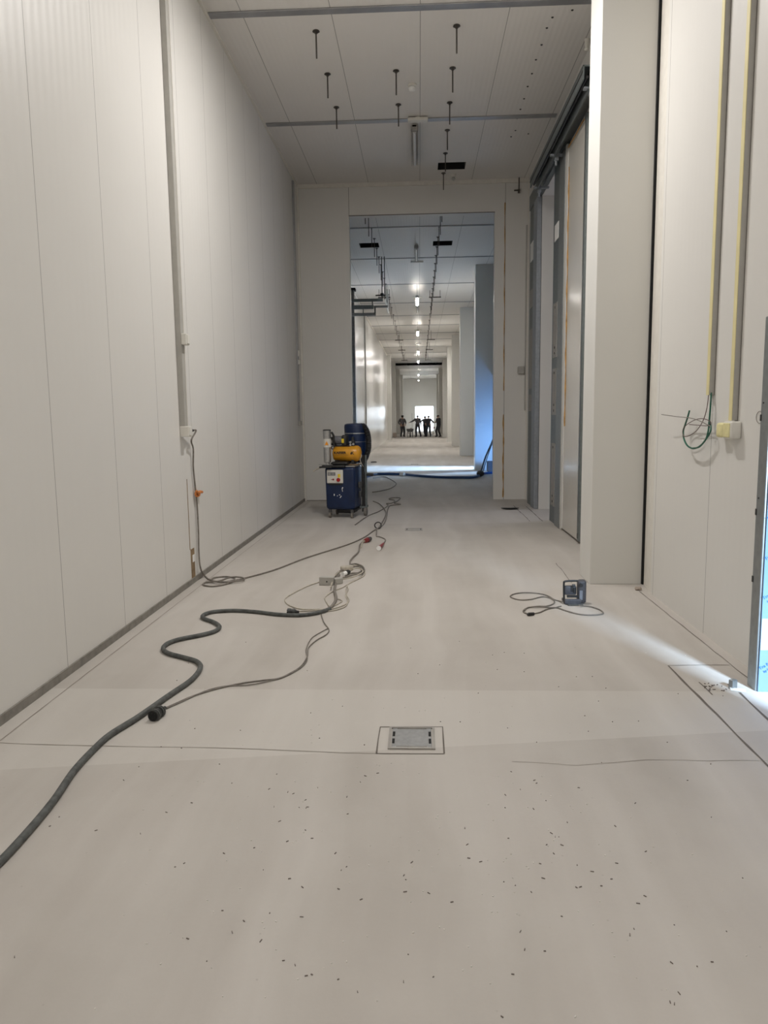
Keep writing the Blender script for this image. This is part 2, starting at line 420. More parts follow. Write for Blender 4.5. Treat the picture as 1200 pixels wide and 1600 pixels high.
# pillars of the far hall
PR = [(21.30, 1.585, 2.12, .45), (29.4, 1.60, 2.12, .5), (39.0, 1.70, 2.12, .5), (45.5, 1.72, 2.12, .5), (56.2, 1.76, 2.12, .6), (66, 1.72, 2.12, .6), (75, 1.72, 2.12, .6)]
for i, (y, x0, x1, dep) in enumerate(PR):
    bm = nb(); box(bm, x0, x1, y, y + dep, 0, ZC, .004); struct('wall_pier_%d' % (i + 1), bm, 'pillar')
PL = [(51.0, -1.90), (57.8, -1.80), (66, -1.66), (75, -1.60)]
for i, (y, x1) in enumerate(PL):
    bm = nb(); box(bm, XL, x1, y, y + .5, 0, ZC, .004); struct('wall_pier_%d' % (i + 8), bm, 'pillar')
bm = nb(); box(bm, XL, -1.80, 21.3, 21.5, 0, 5.08, .004); struct('wall_pier_12', bm, 'kerb')
bm = nb(); box(bm, XL, -1.76, 21.25, 21.55, 5.08, 5.14); struct('trim_7', bm, 'gap')

# aluminium cross profiles under the ceiling joints
beams = [5.3, 8.17, 11.07, 17.0, 20.24, 24.1, 27.95, 31.4, 34.7, 37.9, 41.0, 45.2, 49.4, 54, 65, 70, 76]
def beam_mesh(y, w=.10):
    bm = nb(); box(bm, XL + .005, (XR if y < YB else 2.11) - .06, y - w / 2, y + w / 2, ZC - .016, ZC - .001, .003)
    return bm
blab = {8.17: 'grey aluminium ceiling profile nearest the camera, at the top edge of the picture', 11.07: 'grey aluminium ceiling profile crossing behind the white ceiling box',
        17.0: 'first thin ceiling profile seen through the tall opening', 20.24: 'ceiling profile just behind the unlit tube beyond the opening'}
nth = ['third', 'fourth', 'fifth', 'sixth', 'seventh', 'eighth', 'ninth', 'tenth', 'eleventh', 'twelfth', 'thirteenth', 'fourteenth', 'fifteenth']
far_b = [q for q in beams if q > 22]
for y in beams:
    o = build('ceiling_profile', beam_mesh(y, .11 if y < 13 else .07), 'beam')
    tag(o, blab.get(y, 'thin grey profile crossing the far corridor ceiling, %s one counted from the opening' % nth[far_b.index(y)] if y > 22 else 'grey aluminium ceiling profile above the camera'), 'ceiling profile', 'cross profiles under the ceiling')

# floor joints and cuts
def floor_line(pts, w, mat='joint', jit=.004):
    bm = nb(); P = []
    for a, b in zip(pts, pts[1:]):
        a, b = V(a), V(b); k = max(2, int((b - a).length / .12))
        for i in range(k): P.append(a.lerp(b, i / k))
    P.append(V(pts[-1])); prev = None
    for i, p in enumerate(P):
        t = (P[min(i + 1, len(P) - 1)] - P[max(i - 1, 0)]).normalized(); s = V((-t.y, t.x, 0))
        j = random.uniform(-jit, jit); ww = w * random.uniform(.55, 1.3) / 2
        q = (bm.verts.new(V((p.x, p.y, .0015)) + s * (j + ww)), bm.verts.new(V((p.x, p.y, .0015)) + s * (j - ww)))
        if prev: bm.faces.new((prev[0], prev[1], q[1], q[0]))
        prev = q
    return bm
def merge(*bms):
    out = nb()
    for b in bms:
        me = bpy.data.meshes.new('t'); b.to_mesh(me); out.from_mesh(me); bpy.data.meshes.remove(me); b.free()
    return out
struct('trim_8', floor_line([(-2.062, Y0, 0), (-2.066, YB, 0)], .006, 'hair_joint', .001), 'hair_joint')
cut = merge(floor_line([fl(1043, 1040), (1.53, 3.0, 0), (1.535, .5, 0)], .012), floor_line([fl(1043, 1040), fl(1140, 1039)], .006),
            floor_line([fl(1092, 1066), fl(1113, 1086)], .006), floor_line([fl(1155, 1082), fl(1205, 1128)], .014),
            floor_line([(1.922, 6.48, 0), (1.918, 4.2, 0)], .007), floor_line([fl(1003, 925), (1.93, 6.5, 0)], .005),
            floor_line([fl(868, 880), fl(880, 893), fl(893, 911)], .006), floor_line([(1.62, 12.9, 0), (1.62, 10.9, 0)], .01), floor_line([(1.82, 12.7, 0), (1.80, 10.9, 0)], .014))
struct('trim_9', cut, 'joint')
struct('trim_10', merge(floor_line([fl(0, 1161), fl(150, 1166), fl(320, 1168), fl(588, 1178)], .005), floor_line([fl(800, 1190), fl(900, 1196), fl(1010, 1188), fl(1200, 1189)], .003)), 'hair_joint')

# ================================================================ LARGE OBJECTS: steel door frames
def post(name, x0, x1, y0, y1, z1, label, mats=('galv',), plates=(), parent_extra=None, z0=0, group=None):
    t = thing(name, label, 'door frame', ((x0 + x1) / 2, (y0 + y1) / 2, z0), group)
    return t
# near doorway frame (right edge of the picture)
NX, NY = 1.868, 4.09
t = thing('door_frame', 'grey steel door post at the right edge of the picture, beside the film covered lining', 'door frame', (NX + .07, NY + .05, 0))
bm = nb(); box(bm, NX, 2.02, NY, NY + .10, 0, 2.06, .003); build('post', bm, 'galv', t)
bm = nb()
for z in (1.52, 1.0, .62): box(bm, NX - .003, NX + .004, NY + .085, NY + .104, z - .018, z + .018, .002)
for z in (1.60, 1.08): cyl(bm, (NX - .004, NY + .07, z), (NX + .002, NY + .07, z), .004, seg=8)
build('screw_strip', bm, 'black', t)
bm = nb(); box(bm, NX + .012, 2.4, NY - .012, NY, .0, 2.06); build('lining_panel', bm, 'film', t, label='pale blue film covered lining')
bm = nb(); box(bm, NX + .013, 2.4, NY - .0135, NY - .012, 1.02, 1.16); box(bm, NX + .013, NX + .10, NY - .0135, NY - .012, .24, .42); build('film_patch', bm, 'film_w', t, label='white bare patches in the blue film')
bm = nb(); box(bm, NX + .102, NX + .106, NY - .015, NY - .012, 0, .55); build('film_edge', bm, 'cable_blue', t)
for z in (.16, .56, .78, 1.0, 1.28, 1.5, 1.72):
    for q, (txt, s) in enumerate((('Tra Nova', .026), ('by Lamin', .020))):
        mt = Matrix.Translation((NX + .055 + q * .012, NY - .0145, z - q * .026)) @ Matrix.Rotation(math.radians(90), 4, 'X') @ Matrix.Rotation(math.radians(32), 4, 'Z')
        text_mesh(txt, s, 'film_text', t, 'film_print', mt, .0004)
bm = nb(); box(bm, 2.003, 2.18, NY + .02, 4.12, 2.06, ZC); struct('trim_12', bm, 'wood' if False else 'plain')

# middle sliding door frame
def plates(bm, x, y, zs, w=.10, h=.55):
    for z in zs: box(bm, x - .004, x, y - w / 2, y + w / 2, z, z + h, .001)
FX = 1.90
t = thing('door_frame', 'grey galvanised near jamb of the tall doorway behind the big pillar, with bolted plates', 'door frame', (FX + .03, 10.6, 0), 'jambs of the tall doorway')
bm = nb(); box(bm, FX, DX - .002, 10.16, 10.52, 0, 4.98, .003); build('channel_front', bm, 'galv', t)
bm = nb(); box(bm, FX + .02, DX - .002, 10.53, 11.02, 0, 4.98, .002); build('channel_inner', bm, 'galv_d', t, label='darker inner steel channel')
for z, h, l in ((.25, .9, 0), (1.55, .65, 0), (2.35, .75, 0), (3.95, .22, 1)):
    bm = nb(); box(bm, FX + .012, FX + .02, 10.62, 10.9, z, z + h, .001); p = build('plate', bm, 'label' if l else 'steel_plate', t)
    if l: p['label'] = 'white paper sticker'
    else:
        bm = nb()
        for dz in (.06, .14, h - .06): cyl(bm, (FX + .006, 10.76, z + dz), (FX + .0125, 10.76, z + dz), .018, seg=8)
        build('bolt', bm, 'black', p)
bm = nb(); box(bm, FX + .01, DX - .002, 10.09, 10.16, 0, 4.98); build('edge_gasket', bm, 'white', t)
t = thing('door_frame', 'grey galvanised far jamb of the tall doorway, beside the cross wall corner', 'door frame', (FX + .03, 12.9, 0), 'jambs of the tall doorway')
bm = nb(); box(bm, FX - .01, DX - .002, 12.36, 12.72, 0, 4.98, .003); build('channel_front', bm, 'galv_b', t)
bm = nb(); box(bm, FX + .012, DX - .002, 12.73, 13.25, 0, 4.98, .002); build('channel_inner', bm, 'galv_d', t)
bm = nb(); box(bm, DX, DX + .55, 12.352, 12.40, 0, 4.98); build('reveal_lining', bm, 'film_w', t, label='pale lilac reveal lining')
for z, h, l in ((1.62, .28, 0), (2.0, 1.0, 0), (3.35, .3, 0), (4.12, .30, 1)):
    bm = nb(); box(bm, FX + .004, FX + .012, 12.78, 13.15, z, z + h, .001); p = build('plate', bm, 'label' if l else 'steel_plate', t)
    if l: p['label'] = 'white paper sticker'
bm = nb(); box(bm, FX - .005, DX - .002, 10.16, 13.25, 4.985, 5.22, .003)
tag(build('door_header', bm, 'galv_d'), 'dark steel header plate over the tall doorway, under the sliding rail', 'door header')
# wall leaf with gloss and foam filled edges
t = thing('sliding_door_leaf', 'tall glossy beige panel leaf between big pillar and doorway jamb', 'door', (1.93, 9.5, 0.0))
bm = nb(); box(bm, 1.915, DX - .002, 9.02, 10.08, .03, 4.90, .004); build('panel', bm, 'lining', t)
bm = nb(); box(bm, 1.905, DX - .002, 8.93, 9.02, .03, 4.92, .002); build('edge_profile', bm, 'galv_d', t)
bm = nb(); box(bm, 1.908, 1.916, 10.00, 10.075, .03, 4.90); build('edge_strip', bm, 'plain', t)
bm = nb(); tube(bm, [(1.911, 9.93 + .008 * math.sin(i * 2.1), 1.4 + i * .25) for i in range(14)], lambda u: .008 + .004 * math.sin(u * 50), 6)
tube(bm, [(1.912, 9.1 + i * .1, 4.905 + .004 * math.sin(i)) for i in range(10)], .007, 6); build('foam_bead', bm, 'foam_o', t, label='orange foam bead')
bm = nb(); tube(bm, [(1.905, 8.98 + .003 * math.sin(i), .06 + i * .02) for i in range(4)], .006, 6); build('corner_clip', bm, 'black', t)
# sliding rail
t = thing('sliding_door_rail', 'dark steel sliding door rail running from the big pillar to the cross wall', 'rail', (1.75, 10.0, 5.0))
bm = nb(); box(bm, 1.70, 1.715, 8.2, 11.85, 4.96, 5.10); box(bm, 1.70, 1.80, 8.2, 11.85, 5.085, 5.10); box(bm, 1.785, 1.80, 8.2, 11.85, 4.90, 5.10); build('track', bm, 'galv_d', t)
bm = nb(); cyl(bm, (1.75, 8.22, 4.99), (1.75, 11.8, 4.99), .016, seg=8); box(bm, 1.695, 1.70, 8.2, 11.85, 5.03, 5.05); build('runner_bar', bm, 'black', t)
for y in (8.35, 10.35, 11.75):
    bm = nb(); box(bm, 1.74, 1.965, y - .03, y + .03, 4.92, 4.94); box(bm, 1.80, 1.85, y - .035, y + .035, 4.86, 4.95, .004); cyl(bm, (1.82, y, 4.80), (1.82, y, 4.98), .016, seg=10); build('bracket', bm, 'galv_b', t)
bm = nb(); box(bm, 1.80, DX, 8.2, 11.85, 5.03, 5.045); build('wall_flange', bm, 'galv', t)
for (y, zz, mt, nm, lb) in ((9.75, 5.18, 'white', 'spacer_block', 'small white block on wall just above the sliding rail'), (11.0, 5.14, 'black', 'bracket', 'small black hook on the wall above the far end of the sliding rail')):
    bm = nb(); box(bm, 1.78, DX, y - .03, y + .03, zz, zz + .07, .01, 2); tag(build(nm, bm, mt), lb, 'bracket')
sp_ = fl(917, 76, 5.60); bm = nb(); cyl(bm, (sp_.x, sp_.y, 5.60), (sp_.x, sp_.y, ZC - .001), .022, .03, 14); ball(bm, (sp_.x, sp_.y, 5.595), .028, .028, .022)
tag(build('motion_sensor', bm, 'white'), 'small white detector at ceiling beside the big pillar top', 'sensor')

# ================================================================ BLUE MACHINE
MX, MY = -1.20, 11.62
RT = Matrix.Rotation(math.radians(-9), 3, 'Z')
MP = V((MX, MY, 0))
def rt(bm, vs=None): bmesh.ops.rotate(bm, cent=MP, matrix=RT, verts=vs or bm.verts)
def L(u, v, z): return MP + V((u, v, z))           # local coordinates of the machine before turning
t = thing('industrial_vacuum', 'blue wheeled industrial vacuum with control panel, standing left of the tall opening', 'vacuum cleaner', MP)
bm = nb(); vs = box(bm, MX - .235, MX + .245, MY - .25, MY + .25, .13, .80, .05, 4)
for v in bm.verts:
    if v.co.z < .35: k = 1 - (.35 - v.co.z) * .22; v.co.x = MX + (v.co.x - MX) * k; v.co.y = MY + (v.co.y - MY) * k
rt(bm); build('body', bm, 'blue', t, smooth=True)
bm = nb(); box(bm, MX - .27, MX + .10, MY - .29, MY + .26, .79, .825, .012, 2); box(bm, MX - .30, MX - .1, MY - .33, MY - .25, .785, .81, .01, 2)
vs = box(bm, MX - .14, MX + .13, MY - .24, MY + .0, .825, .875, .03, 3)
rt(bm); build('lid', bm, 'black', t, smooth=True)
bm = nb(); box(bm, MX + .10, MX + .25, MY - .245, MY + .25, .795, .815, .004); rt(bm); build('deck_plate', bm, 'steel', t)
bm = nb(); box(bm, MX - .195, MX + .065, MY - .268, MY - .248, .545, .755, .012, 3); rt(bm); pn = build('control_panel', bm, 'white', t)
bm = nb(); box(bm, MX - .178, MX - .055, MY - .272, MY - .266, .665, .715); rt(bm); build('display', bm, 'motor', pn)
for a_, b_ in ((-.165, -.13), (-.10, -.08)):
    bm = nb(); box(bm, MX + a_, MX + b_, MY - .274, MY - .27, .675, .705); rt(bm); build('display_window', bm, 'steel_plate', pn)
bm = nb(); cyl(bm, L(-.008, -.266, .60), L(-.008, -.285, .60), .030); rt(bm); build('rotary_switch', bm, 'redbtn', pn)
bm = nb(); cyl(bm, L(-.09, -.266, .605), L(-.09, -.276, .605), .014); box(bm, MX - .125, MX - .11, MY - .272, MY - .266, .60, .608); rt(bm); build('red_button', bm, 'red', pn)
bm = nb(); box(bm, MX - .018, MX + .022, MY - .270, MY - .266, .635, .69); rt(bm); build('warning_sticker', bm, 'yel', pn)
bm = nb(); box(bm, MX - .17, MX + .05, MY - .262, MY - .248, .52, .535, .004); rt(bm); build('panel_bracket', bm, 'black', t)
# scuffs on the paint
for (u, z, w, h, a) in ((-.085, .365, .014, .03, 0), (-.035, .35, .012, .01, 0), (.0, .365, .02, .012, 0), (.018, .335, .01, .04, 35), (.045, .44, .008, .05, -12), (.05, .475, .016, .022, 20)):
    bm = nb(); vs = box(bm, MX + u - w / 2, MX + u + w / 2, MY - .2525, MY - .2495, z - h / 2, z + h / 2, .001)
    bmesh.ops.rotate(bm, cent=V((MX + u, MY - .25, z)), matrix=Matrix.Rotation(math.radians(a), 3, 'Y'), verts=vs); rt(bm); build('paint_scuff', bm, 'label', t)
bm = nb(); vs = box(bm, MX + .10, MX + .235, MY - .20, MY + .2, .10, .13); box(bm, MX - .1, MX + .2, MY - .1, MY + .15, .06, .13, .02); rt(bm); build('undertray', bm, 'black', t)
for (u, v) in ((-.17, -.2), (.19, -.22), (-.17, .22)):
    bm = nb(); box(bm, MX + u - .022, MX + u + .022, MY + v - .02, MY + v + .02, .085, .135, .004); cyl(bm, L(u - .028, v, .05), L(u + .028, v, .05), .008, seg=8); rt(bm); cs = build('caster_fork', bm, 'dark', t)
    bm = nb(); cyl(bm, L(u - .014, v, .045), L(u + .014, v, .045), .045, seg=20); rt(bm); build('caster_wheel', bm, 'cable_m', cs, smooth=True)
# push frame at the back right
bm = nb(); box(bm, MX + .265, MX + .315, MY + .11, MY + .14, .06, .96, .004); rt(bm); build('rear_upright', bm, 'black', t)
bm = nb(); box(bm, MX + .318, MX + .35, MY + .12, MY + .15, .06, .96, .006); box(bm, MX - .2, MX + .33, MY + .26, MY + .29, .12, .15); box(bm, MX + .23, MX + .34, MY + .1, MY + .14, .12, .15)
rt(bm); build('push_frame', bm, 'galv_d', t)
bm = nb(); cyl(bm, L(.31, .1, .065), L(.35, .1, .065), .065, seg=24); rt(bm); build('rear_wheel', bm, 'cable_m', t, smooth=True)
bm = nb(); box(bm, MX + .352, MX + .46, MY + .08, MY + .16, .63, .675, .015, 2); rt(bm); build('foot_lever', bm, 'black', t)
bm = nb(); box(bm, MX + .245, MX + .285, MY - .05, MY + .08, .45, .55, .01); box(bm, MX + .25, MX + .28, MY - .02, MY + .06, .3, .4, .008); rt(bm); build('valve_block', bm, 'dark', t)
# drum with lid, band and hose
bm = nb(); lathe(bm, L(.12, .38, .83), (0, 0, 1), [(0, .165), (.02, .175), (.47, .178), (.47, .178)], 32); rt(bm)
build('drum', bm, 'blue', t, smooth=True)
bm = nb(); lathe(bm, L(.12, .38, 1.305), (0, 0, 1), [(0, .182), (.10, .186), (.135, .178), (.15, .14), (.155, .0)], 32); rt(bm); build('drum_lid', bm, 'blue', t, smooth=True)
bm = nb(); lathe(bm, L(.12, .38, 1.292), (0, 0, 1), [(0, .182), (0, .188), (.014, .188), (.014, .182)], 32); lathe(bm, L(.12, .38, 1.16), (0, 0, 1), [(0, .178), (0, .181), (.006, .181), (.006, .178)], 32); rt(bm); build('clamp_band', bm, 'steel', t)
hp = spline([L(.18, .30, 1.40), L(.26, .30, 1.415), L(.325, .30, 1.33), L(.35, .30, 1.20), L(.345, .30, 1.05), L(.31, .28, .93), L(.27, .24, .85)], 8)
bm = nb(); tube(bm, hp, lambda u: .042 + .005 * math.cos(u * 200), 14, 3); rt(bm); build('suction_hose', bm, 'black', t, smooth=True)
bm = nb(); cyl(bm, L(.17, .30, 1.39), L(.235, .30, 1.41), .05); rt(bm); build('hose_socket', bm, 'dark', t)

# compressor standing on the vacuum
t = thing('compressor', 'yellow horizontal tank compressor standing on the blue vacuum', 'compressor', L(.06, .02, .825))
bm = nb(); lathe(bm, L(-.155, -.02, .995), (1, 0, 0), [(0, .01), (.004, .05), (.02, .10), (.05, .122), (.40, .122), (.435, .10), (.452, .05), (.456, .01)], 32); rt(bm); tk = build('tank', bm, 'yellow', t, smooth=True)
th = math.radians(-9)
def on_tank(u, z, s, txt, ang=0):
    dz = z - .995; v = -.02 - math.sqrt(max(.0, .1235 ** 2 - dz * dz))
    p = MP + RT @ V((u, v, 0)) + V((0, 0, z))
    mt = Matrix.Translation(p) @ Matrix.Rotation(th, 4, 'Z') @ Matrix.Rotation(math.radians(90), 4, 'X')
    text_mesh(txt, s, 'black', t, 'lettering', mt @ Matrix.Diagonal((1.1, 1, 1, 1)), .0015, .0018)
on_tank(-.01, 1.008, .052, 'KAESER')
on_tank(.19, 1.003, .06, 'K'); on_tank(.165, 1.0, .03, '((')
bm = nb(); tube(bm, [L(-.12 + i * .03, -.1445, .975) for i in range(9)], .0015, 4, sm=False); rt(bm); build('underline', bm, 'black', t)
bm = nb(); box(bm, MX - .13, MX + .0, MY - .08, MY + .04, 1.10, 1.125, .005); box(bm, MX - .02, MX + .13, MY - .08, MY + .04, 1.10, 1.115, .005); rt(bm); build('saddle', bm, 'black', t)
bm = nb(); cyl(bm, L(-.16, -.02, 1.20), L(.02, -.02, 1.20), .062, seg=20)
for i in range(7): cyl(bm, L(-.13 + i * .022, -.02, 1.20), L(-.124 + i * .022, -.02, 1.20), .070, seg=20)
rt(bm); build('motor', bm, 'motor', t)
bm = nb(); box(bm, MX + .005, MX + .085, MY - .11, MY + .07, 1.11, 1.285, .03, 3); rt(bm); fc = build('fan_cover', bm, 'black', t, smooth=True)
bm = nb(); box(bm, MX + .012, MX + .05, MY - .114, MY - .109, 1.16, 1.225); rt(bm); build('yellow_sticker', bm, 'yel', fc)
bm = nb(); cyl(bm, L(-.14, -.09, 1.18), L(-.14, -.125, 1.18), .045, seg=20); box(bm, MX - .20, MX - .10, MY - .09, MY + .04, 1.12, 1.25, .02, 2); rt(bm); pu = build('pump_head', bm, 'black', t)
bm = nb(); cyl(bm, L(-.14, -.125, 1.18), L(-.14, -.129, 1.18), .022, seg=16); rt(bm); build('dial', bm, 'steel_plate', pu)
bm = nb(); box(bm, MX + .14, MX + .20, MY - .06, MY + .0, 1.10, 1.20, .008, 2); cyl(bm, L(.17, -.03, 1.2), L(.17, -.03, 1.25), .025, seg=12); rt(bm); build('pressure_switch', bm, 'black', t)
for (u, z) in ((.145, 1.17), (.19, 1.14), (.145, 1.13)):
    bm = nb(); cyl(bm, L(u, -.06, z), L(u, -.085, z), .017, seg=14); rt(bm); g = build('gauge', bm, 'steel', t)
bm = nb(); tube(bm, [L(.27, -.02, 1.0), L(.31, -.04, .96), L(.29, -.05, .90), L(.31, -.06, .84), L(.33, -.02, .79)], .006, 6); rt(bm); build('air_tube', bm, 'cable_l', t)
bm = nb(); tube(bm, [L(-.155, -.02, 1.06), L(-.18, -.03, 1.08), L(-.16, -.03, 1.11)], .008, 6); rt(bm); build('inlet_pipe', bm, 'black', t)
bm = nb(); cyl(bm, L(-.03, -.13, .888), L(-.03, -.15, .878), .014, seg=8); rt(bm); build('drain_valve', bm, 'black', t)
for a_, b_, c_, d_ in ((-.1, -.06, -.12, .08), (.16, .2, -.1, .06)):
    bm = nb(); box(bm, MX + a_, MX + b_, MY + c_, MY + d_, .83, .895); rt(bm); build('foot', bm, 'black', t)
bm = nb(); box(bm, MX + .1, MX + .26, MY - .12, MY + .08, .815, .83, .006); rt(bm); build('base_block', bm, 'wood', t)

# silver cylinder with warning label
t = thing('filter_cylinder', 'upright silver cylinder with orange warning triangle on the left of vacuum lid', 'cylinder', L(-.195, -.20, .80))
bm = nb(); lathe(bm, L(-.195, -.20, .86), (0, 0, 1), [(0, .045), (.01, .056), (.50, .060), (.50, .060)], 24); rt(bm); build('tube', bm, 'steel', t, smooth=True)
bm = nb(); lathe(bm, L(-.195, -.20, 1.355), (0, 0, 1), [(0, .061), (.012, .061), (.018, .04)], 24); rt(bm); build('cap', bm, 'black', t)
bm = nb(); lathe(bm, L(-.195, -.20, 1.10), (0, 0, 1), [(0, .0600), (0, .0612), (.13, .0615), (.13, .060)], 24); rt(bm); lb = build('label_band', bm, 'white', t)
p = MP + RT @ V((-.185, -.263, 0)) + V((0, 0, 1.165))
bm = nb()
tri = [bm.verts.new(p + RT @ V((a, 0, b))) for a, b in ((-.03, -.03), (.03, -.03), (0, .03))]; f = bm.faces.new(tri)
r = bmesh.ops.extrude_face_region(bm, geom=[f]); bmesh.ops.translate(bm, vec=RT @ V((0, -.003, 0)), verts=[v for v in r['geom'] if isinstance(v, bmesh.types.BMVert)])
build('warning_triangle', bm, 'amber', lb)
bm = nb(); lathe(bm, L(-.195, -.20, .812), (0, 0, 1), [(0, .07), (.012, .07), (.02, .03), (.05, .03)], 20); box(bm, MX - .33, MX - .1, MY - .25, MY - .16, .826, .834, .003); rt(bm); build('base_flange', bm, 'steel', t)
bm = nb(); tube(bm, [L(-.13, -.17, 1.33), L(-.105, -.15, 1.27), L(-.11, -.14, 1.18), L(-.10, -.13, 1.10)], .018, 8); rt(bm); build('side_pipe', bm, 'black', t)
bm = nb(); tube(bm, [L(-.27, -.22, .80), L(-.33, -.26, .775), L(-.36, -.29, .76), L(-.40, -.31, .735)], .013, 8); rt(bm); build('spout', bm, 'cable_l', t)

# ================================================================ CEILING THINGS
def batten(y, lit, label, group, x=-.04, z=5.60, watt=0, ln=1.5):
    t = thing('tube_light', label, 'light', (x, y + ln / 2, z), group)
    bm = nb(); box(bm, x - .035, x + .035, y, y + ln, z + .03, z + .075, .006); build('housing', bm, 'white', t)
    bm = nb(); box(bm, x - .05, x - .043, y + .02, y + ln, z - .015, z + .05); box(bm, x + .043, x + .05, y + .02, y + ln, z - .015, z + .05); box(bm, x - .043, x + .043, y, y + .1, z - .01, z + .07, .01); build('end_cap', bm, 'steel_plate', t)
    bm = nb(); cyl(bm, (x, y + .08, z), (x, y + ln - .04, z), .030 if not lit else (.035 if y < 20 else .045), seg=14); build('diffuser', bm, ('tube_on' if y < 20 else 'tube_far') if lit else 'tube_off', t, smooth=True)
    for yy in (y + .25, y + ln - .25):
        bm = nb(); cyl(bm, (x, yy, z + .06), (x, yy, ZC - .001), .008, seg=8); build('hanger', bm, 'steel', t)
    if lit:
        area('lamp_light', (x, y + ln / 2, z - .05), (x, y + ln / 2, 0), .12, ln, watt, WARM)
    return t
for (y, w), q in zip(NEAR_LAMPS, ('lit ceiling tube light farthest behind the camera', 'lit ceiling tube light right above the camera', 'lit ceiling tube light just above the top edge of the picture')): batten(y, True, q, 'lit tubes above the camera', watt=w)
batten(11.15, False, 'unlit tube light on the dark ceiling right behind the white box', 'unlit ceiling tubes')
batten(28.4, False, 'unlit tube light between the first two glowing tubes of the far corridor', 'unlit ceiling tubes')
batten(18.6, False, 'unlit tube light on the bluish ceiling seen through the opening', 'unlit ceiling tubes')
for i, (y, w) in enumerate(FAR_LAMPS):
    batten(y, True, ['nearest glowing tube light of the far corridor, hanging low', 'second glowing tube light of the far corridor, counted from the camera', 'third glowing tube light of the far corridor, counted from the camera',
        'fourth glowing tube light, just before the black ceiling slot', 'glowing tube light just beyond the black ceiling slot', 'farthest glowing tube light, close to the end wall'][i], 'lit tubes in the far corridor', z=5.25, watt=w)
def emergency(x, y, label, name='emergency_light', w=.28):
    t = thing(name, label, 'light', (x, y, ZC - .07), 'flat boxes below the ceiling')
    bm = nb(); box(bm, x - w / 2, x + w / 2, y - .05, y + .05, ZC - .06, ZC - .018, .008, 2); build('box', bm, 'white', t)
    bm = nb(); box(bm, x - .03, x + .03, y - .03, y + .03, ZC - .018, ZC - .001); build('mount', bm, 'white', t)
emergency(.01, 10.98, 'flat white box on the ceiling profile, in front of the unlit tube')
for y in (20.6, 26.6, 36.4, 43.0): emergency(-.03, y, {36.4: 'tiny flat box below ceiling past the second glowing tube', 20.6: 'flat grey box below ceiling at the far end of the bluish unlit tube', 26.6: 'flat box below ceiling between the first two glowing tubes'}.get(y, 'tiny flat box below ceiling deep in the far corridor'), w=.34)
t = thing('smoke_detector', 'round white smoke detector on the ceiling above the flat white box', 'smoke detector', (-.06, 9.95, ZC))
bm = nb(); lathe(bm, (-.06, 9.95, ZC - .001), (0, 0, -1), [(0, .055), (.02, .055), (.025, .04)], 20); build('base', bm, 'white', t)
bm = nb(); lathe(bm, (-.06, 9.95, ZC - .026), (0, 0, -1), [(0, .03), (.02, .045), (.045, .04), (.055, .015)], 20); build('head', bm, 'label', t)
t = thing('smoke_detector', 'small glassy detector hanging behind the near black duct hole', 'smoke detector', (.62, 13.5, ZC))
bm = nb(); lathe(bm, (.62, 13.5, ZC - .001), (0, 0, -1), [(0, .05), (.03, .05), (.05, .03)], 16); build('base', bm, 'white', t)
bm = nb(); lathe(bm, (.62, 13.5, ZC - .05), (0, 0, -1), [(0, .02), (.03, .035), (.06, .01)], 16); build('head', bm, 'steel', t)
# hanging threaded rods
def rod_full(x, y, label, ln=.28):
    t = thing('threaded_rod', label, 'threaded rod', (x, y, ZC - ln), 'threaded rods in the near ceiling')
    bm = nb(); cyl(bm, (x, y, ZC - ln), (x, y, ZC - .001), .0085, seg=8); build('rod', bm, 'rod', t)
    bm = nb(); lathe(bm, (x, y, ZC - .001), (0, 0, -1), [(0, .036), (.008, .040), (.010, .034), (.012, .016), (.028, .016)], 16); build('washer', bm, 'rod', t)
near_rods = [(-1.085, 8.57, 'nearest rod of left row'), (-1.085, 9.58, 'middle rod of left row'), (-1.085, 10.56, 'rear rod of left row, beside the ceiling profile'),
             (-.25, 9.56, 'front rod of the short middle row, left of the smoke detector'), (-.25, 10.54, 'rear rod of the short middle row, left of the flat white box'),
             (.43, 8.57, 'nearest rod of right row'), (.43, 9.54, 'second rod of right row'), (.435, 10.53, 'third rod of right row, beside the ceiling profile'),
             (.44, 11.49, 'fourth rod of right row, beside the unlit tube'), (.445, 12.45, 'fifth rod of right row, in front of the black duct hole'), (.445, 13.42, 'rearmost rod of right row, against the cross wall')]
for x, y, s in near_rods: rod_full(x, y, 'dark hanging rod, ' + s)
rm = {}
for k, x, s in (('l', -1.02, 'left'), ('r', .465, 'right')):
    bm = nb(); cyl(bm, (x, 15.0, ZC - .42), (x, 15.0, ZC), .0085, seg=6); lathe(bm, (x, 15.0, ZC - .001), (0, 0, -1), [(0, .036), (.01, .036), (.012, .014), (.03, .014)], 10)
    o = build('threaded_rod', bm, 'rod'); tag(o, 'thin dark threaded rod in the long %s row beyond the tall opening' % s, 'threaded rod', 'long %s row of threaded rods beyond the opening' % s)
    for i in range(1, 38):
        if i > 14 and i % 2: continue
        c = o.copy(); C.objects.link(c); c.location.y = o.location.y + i * 1.0
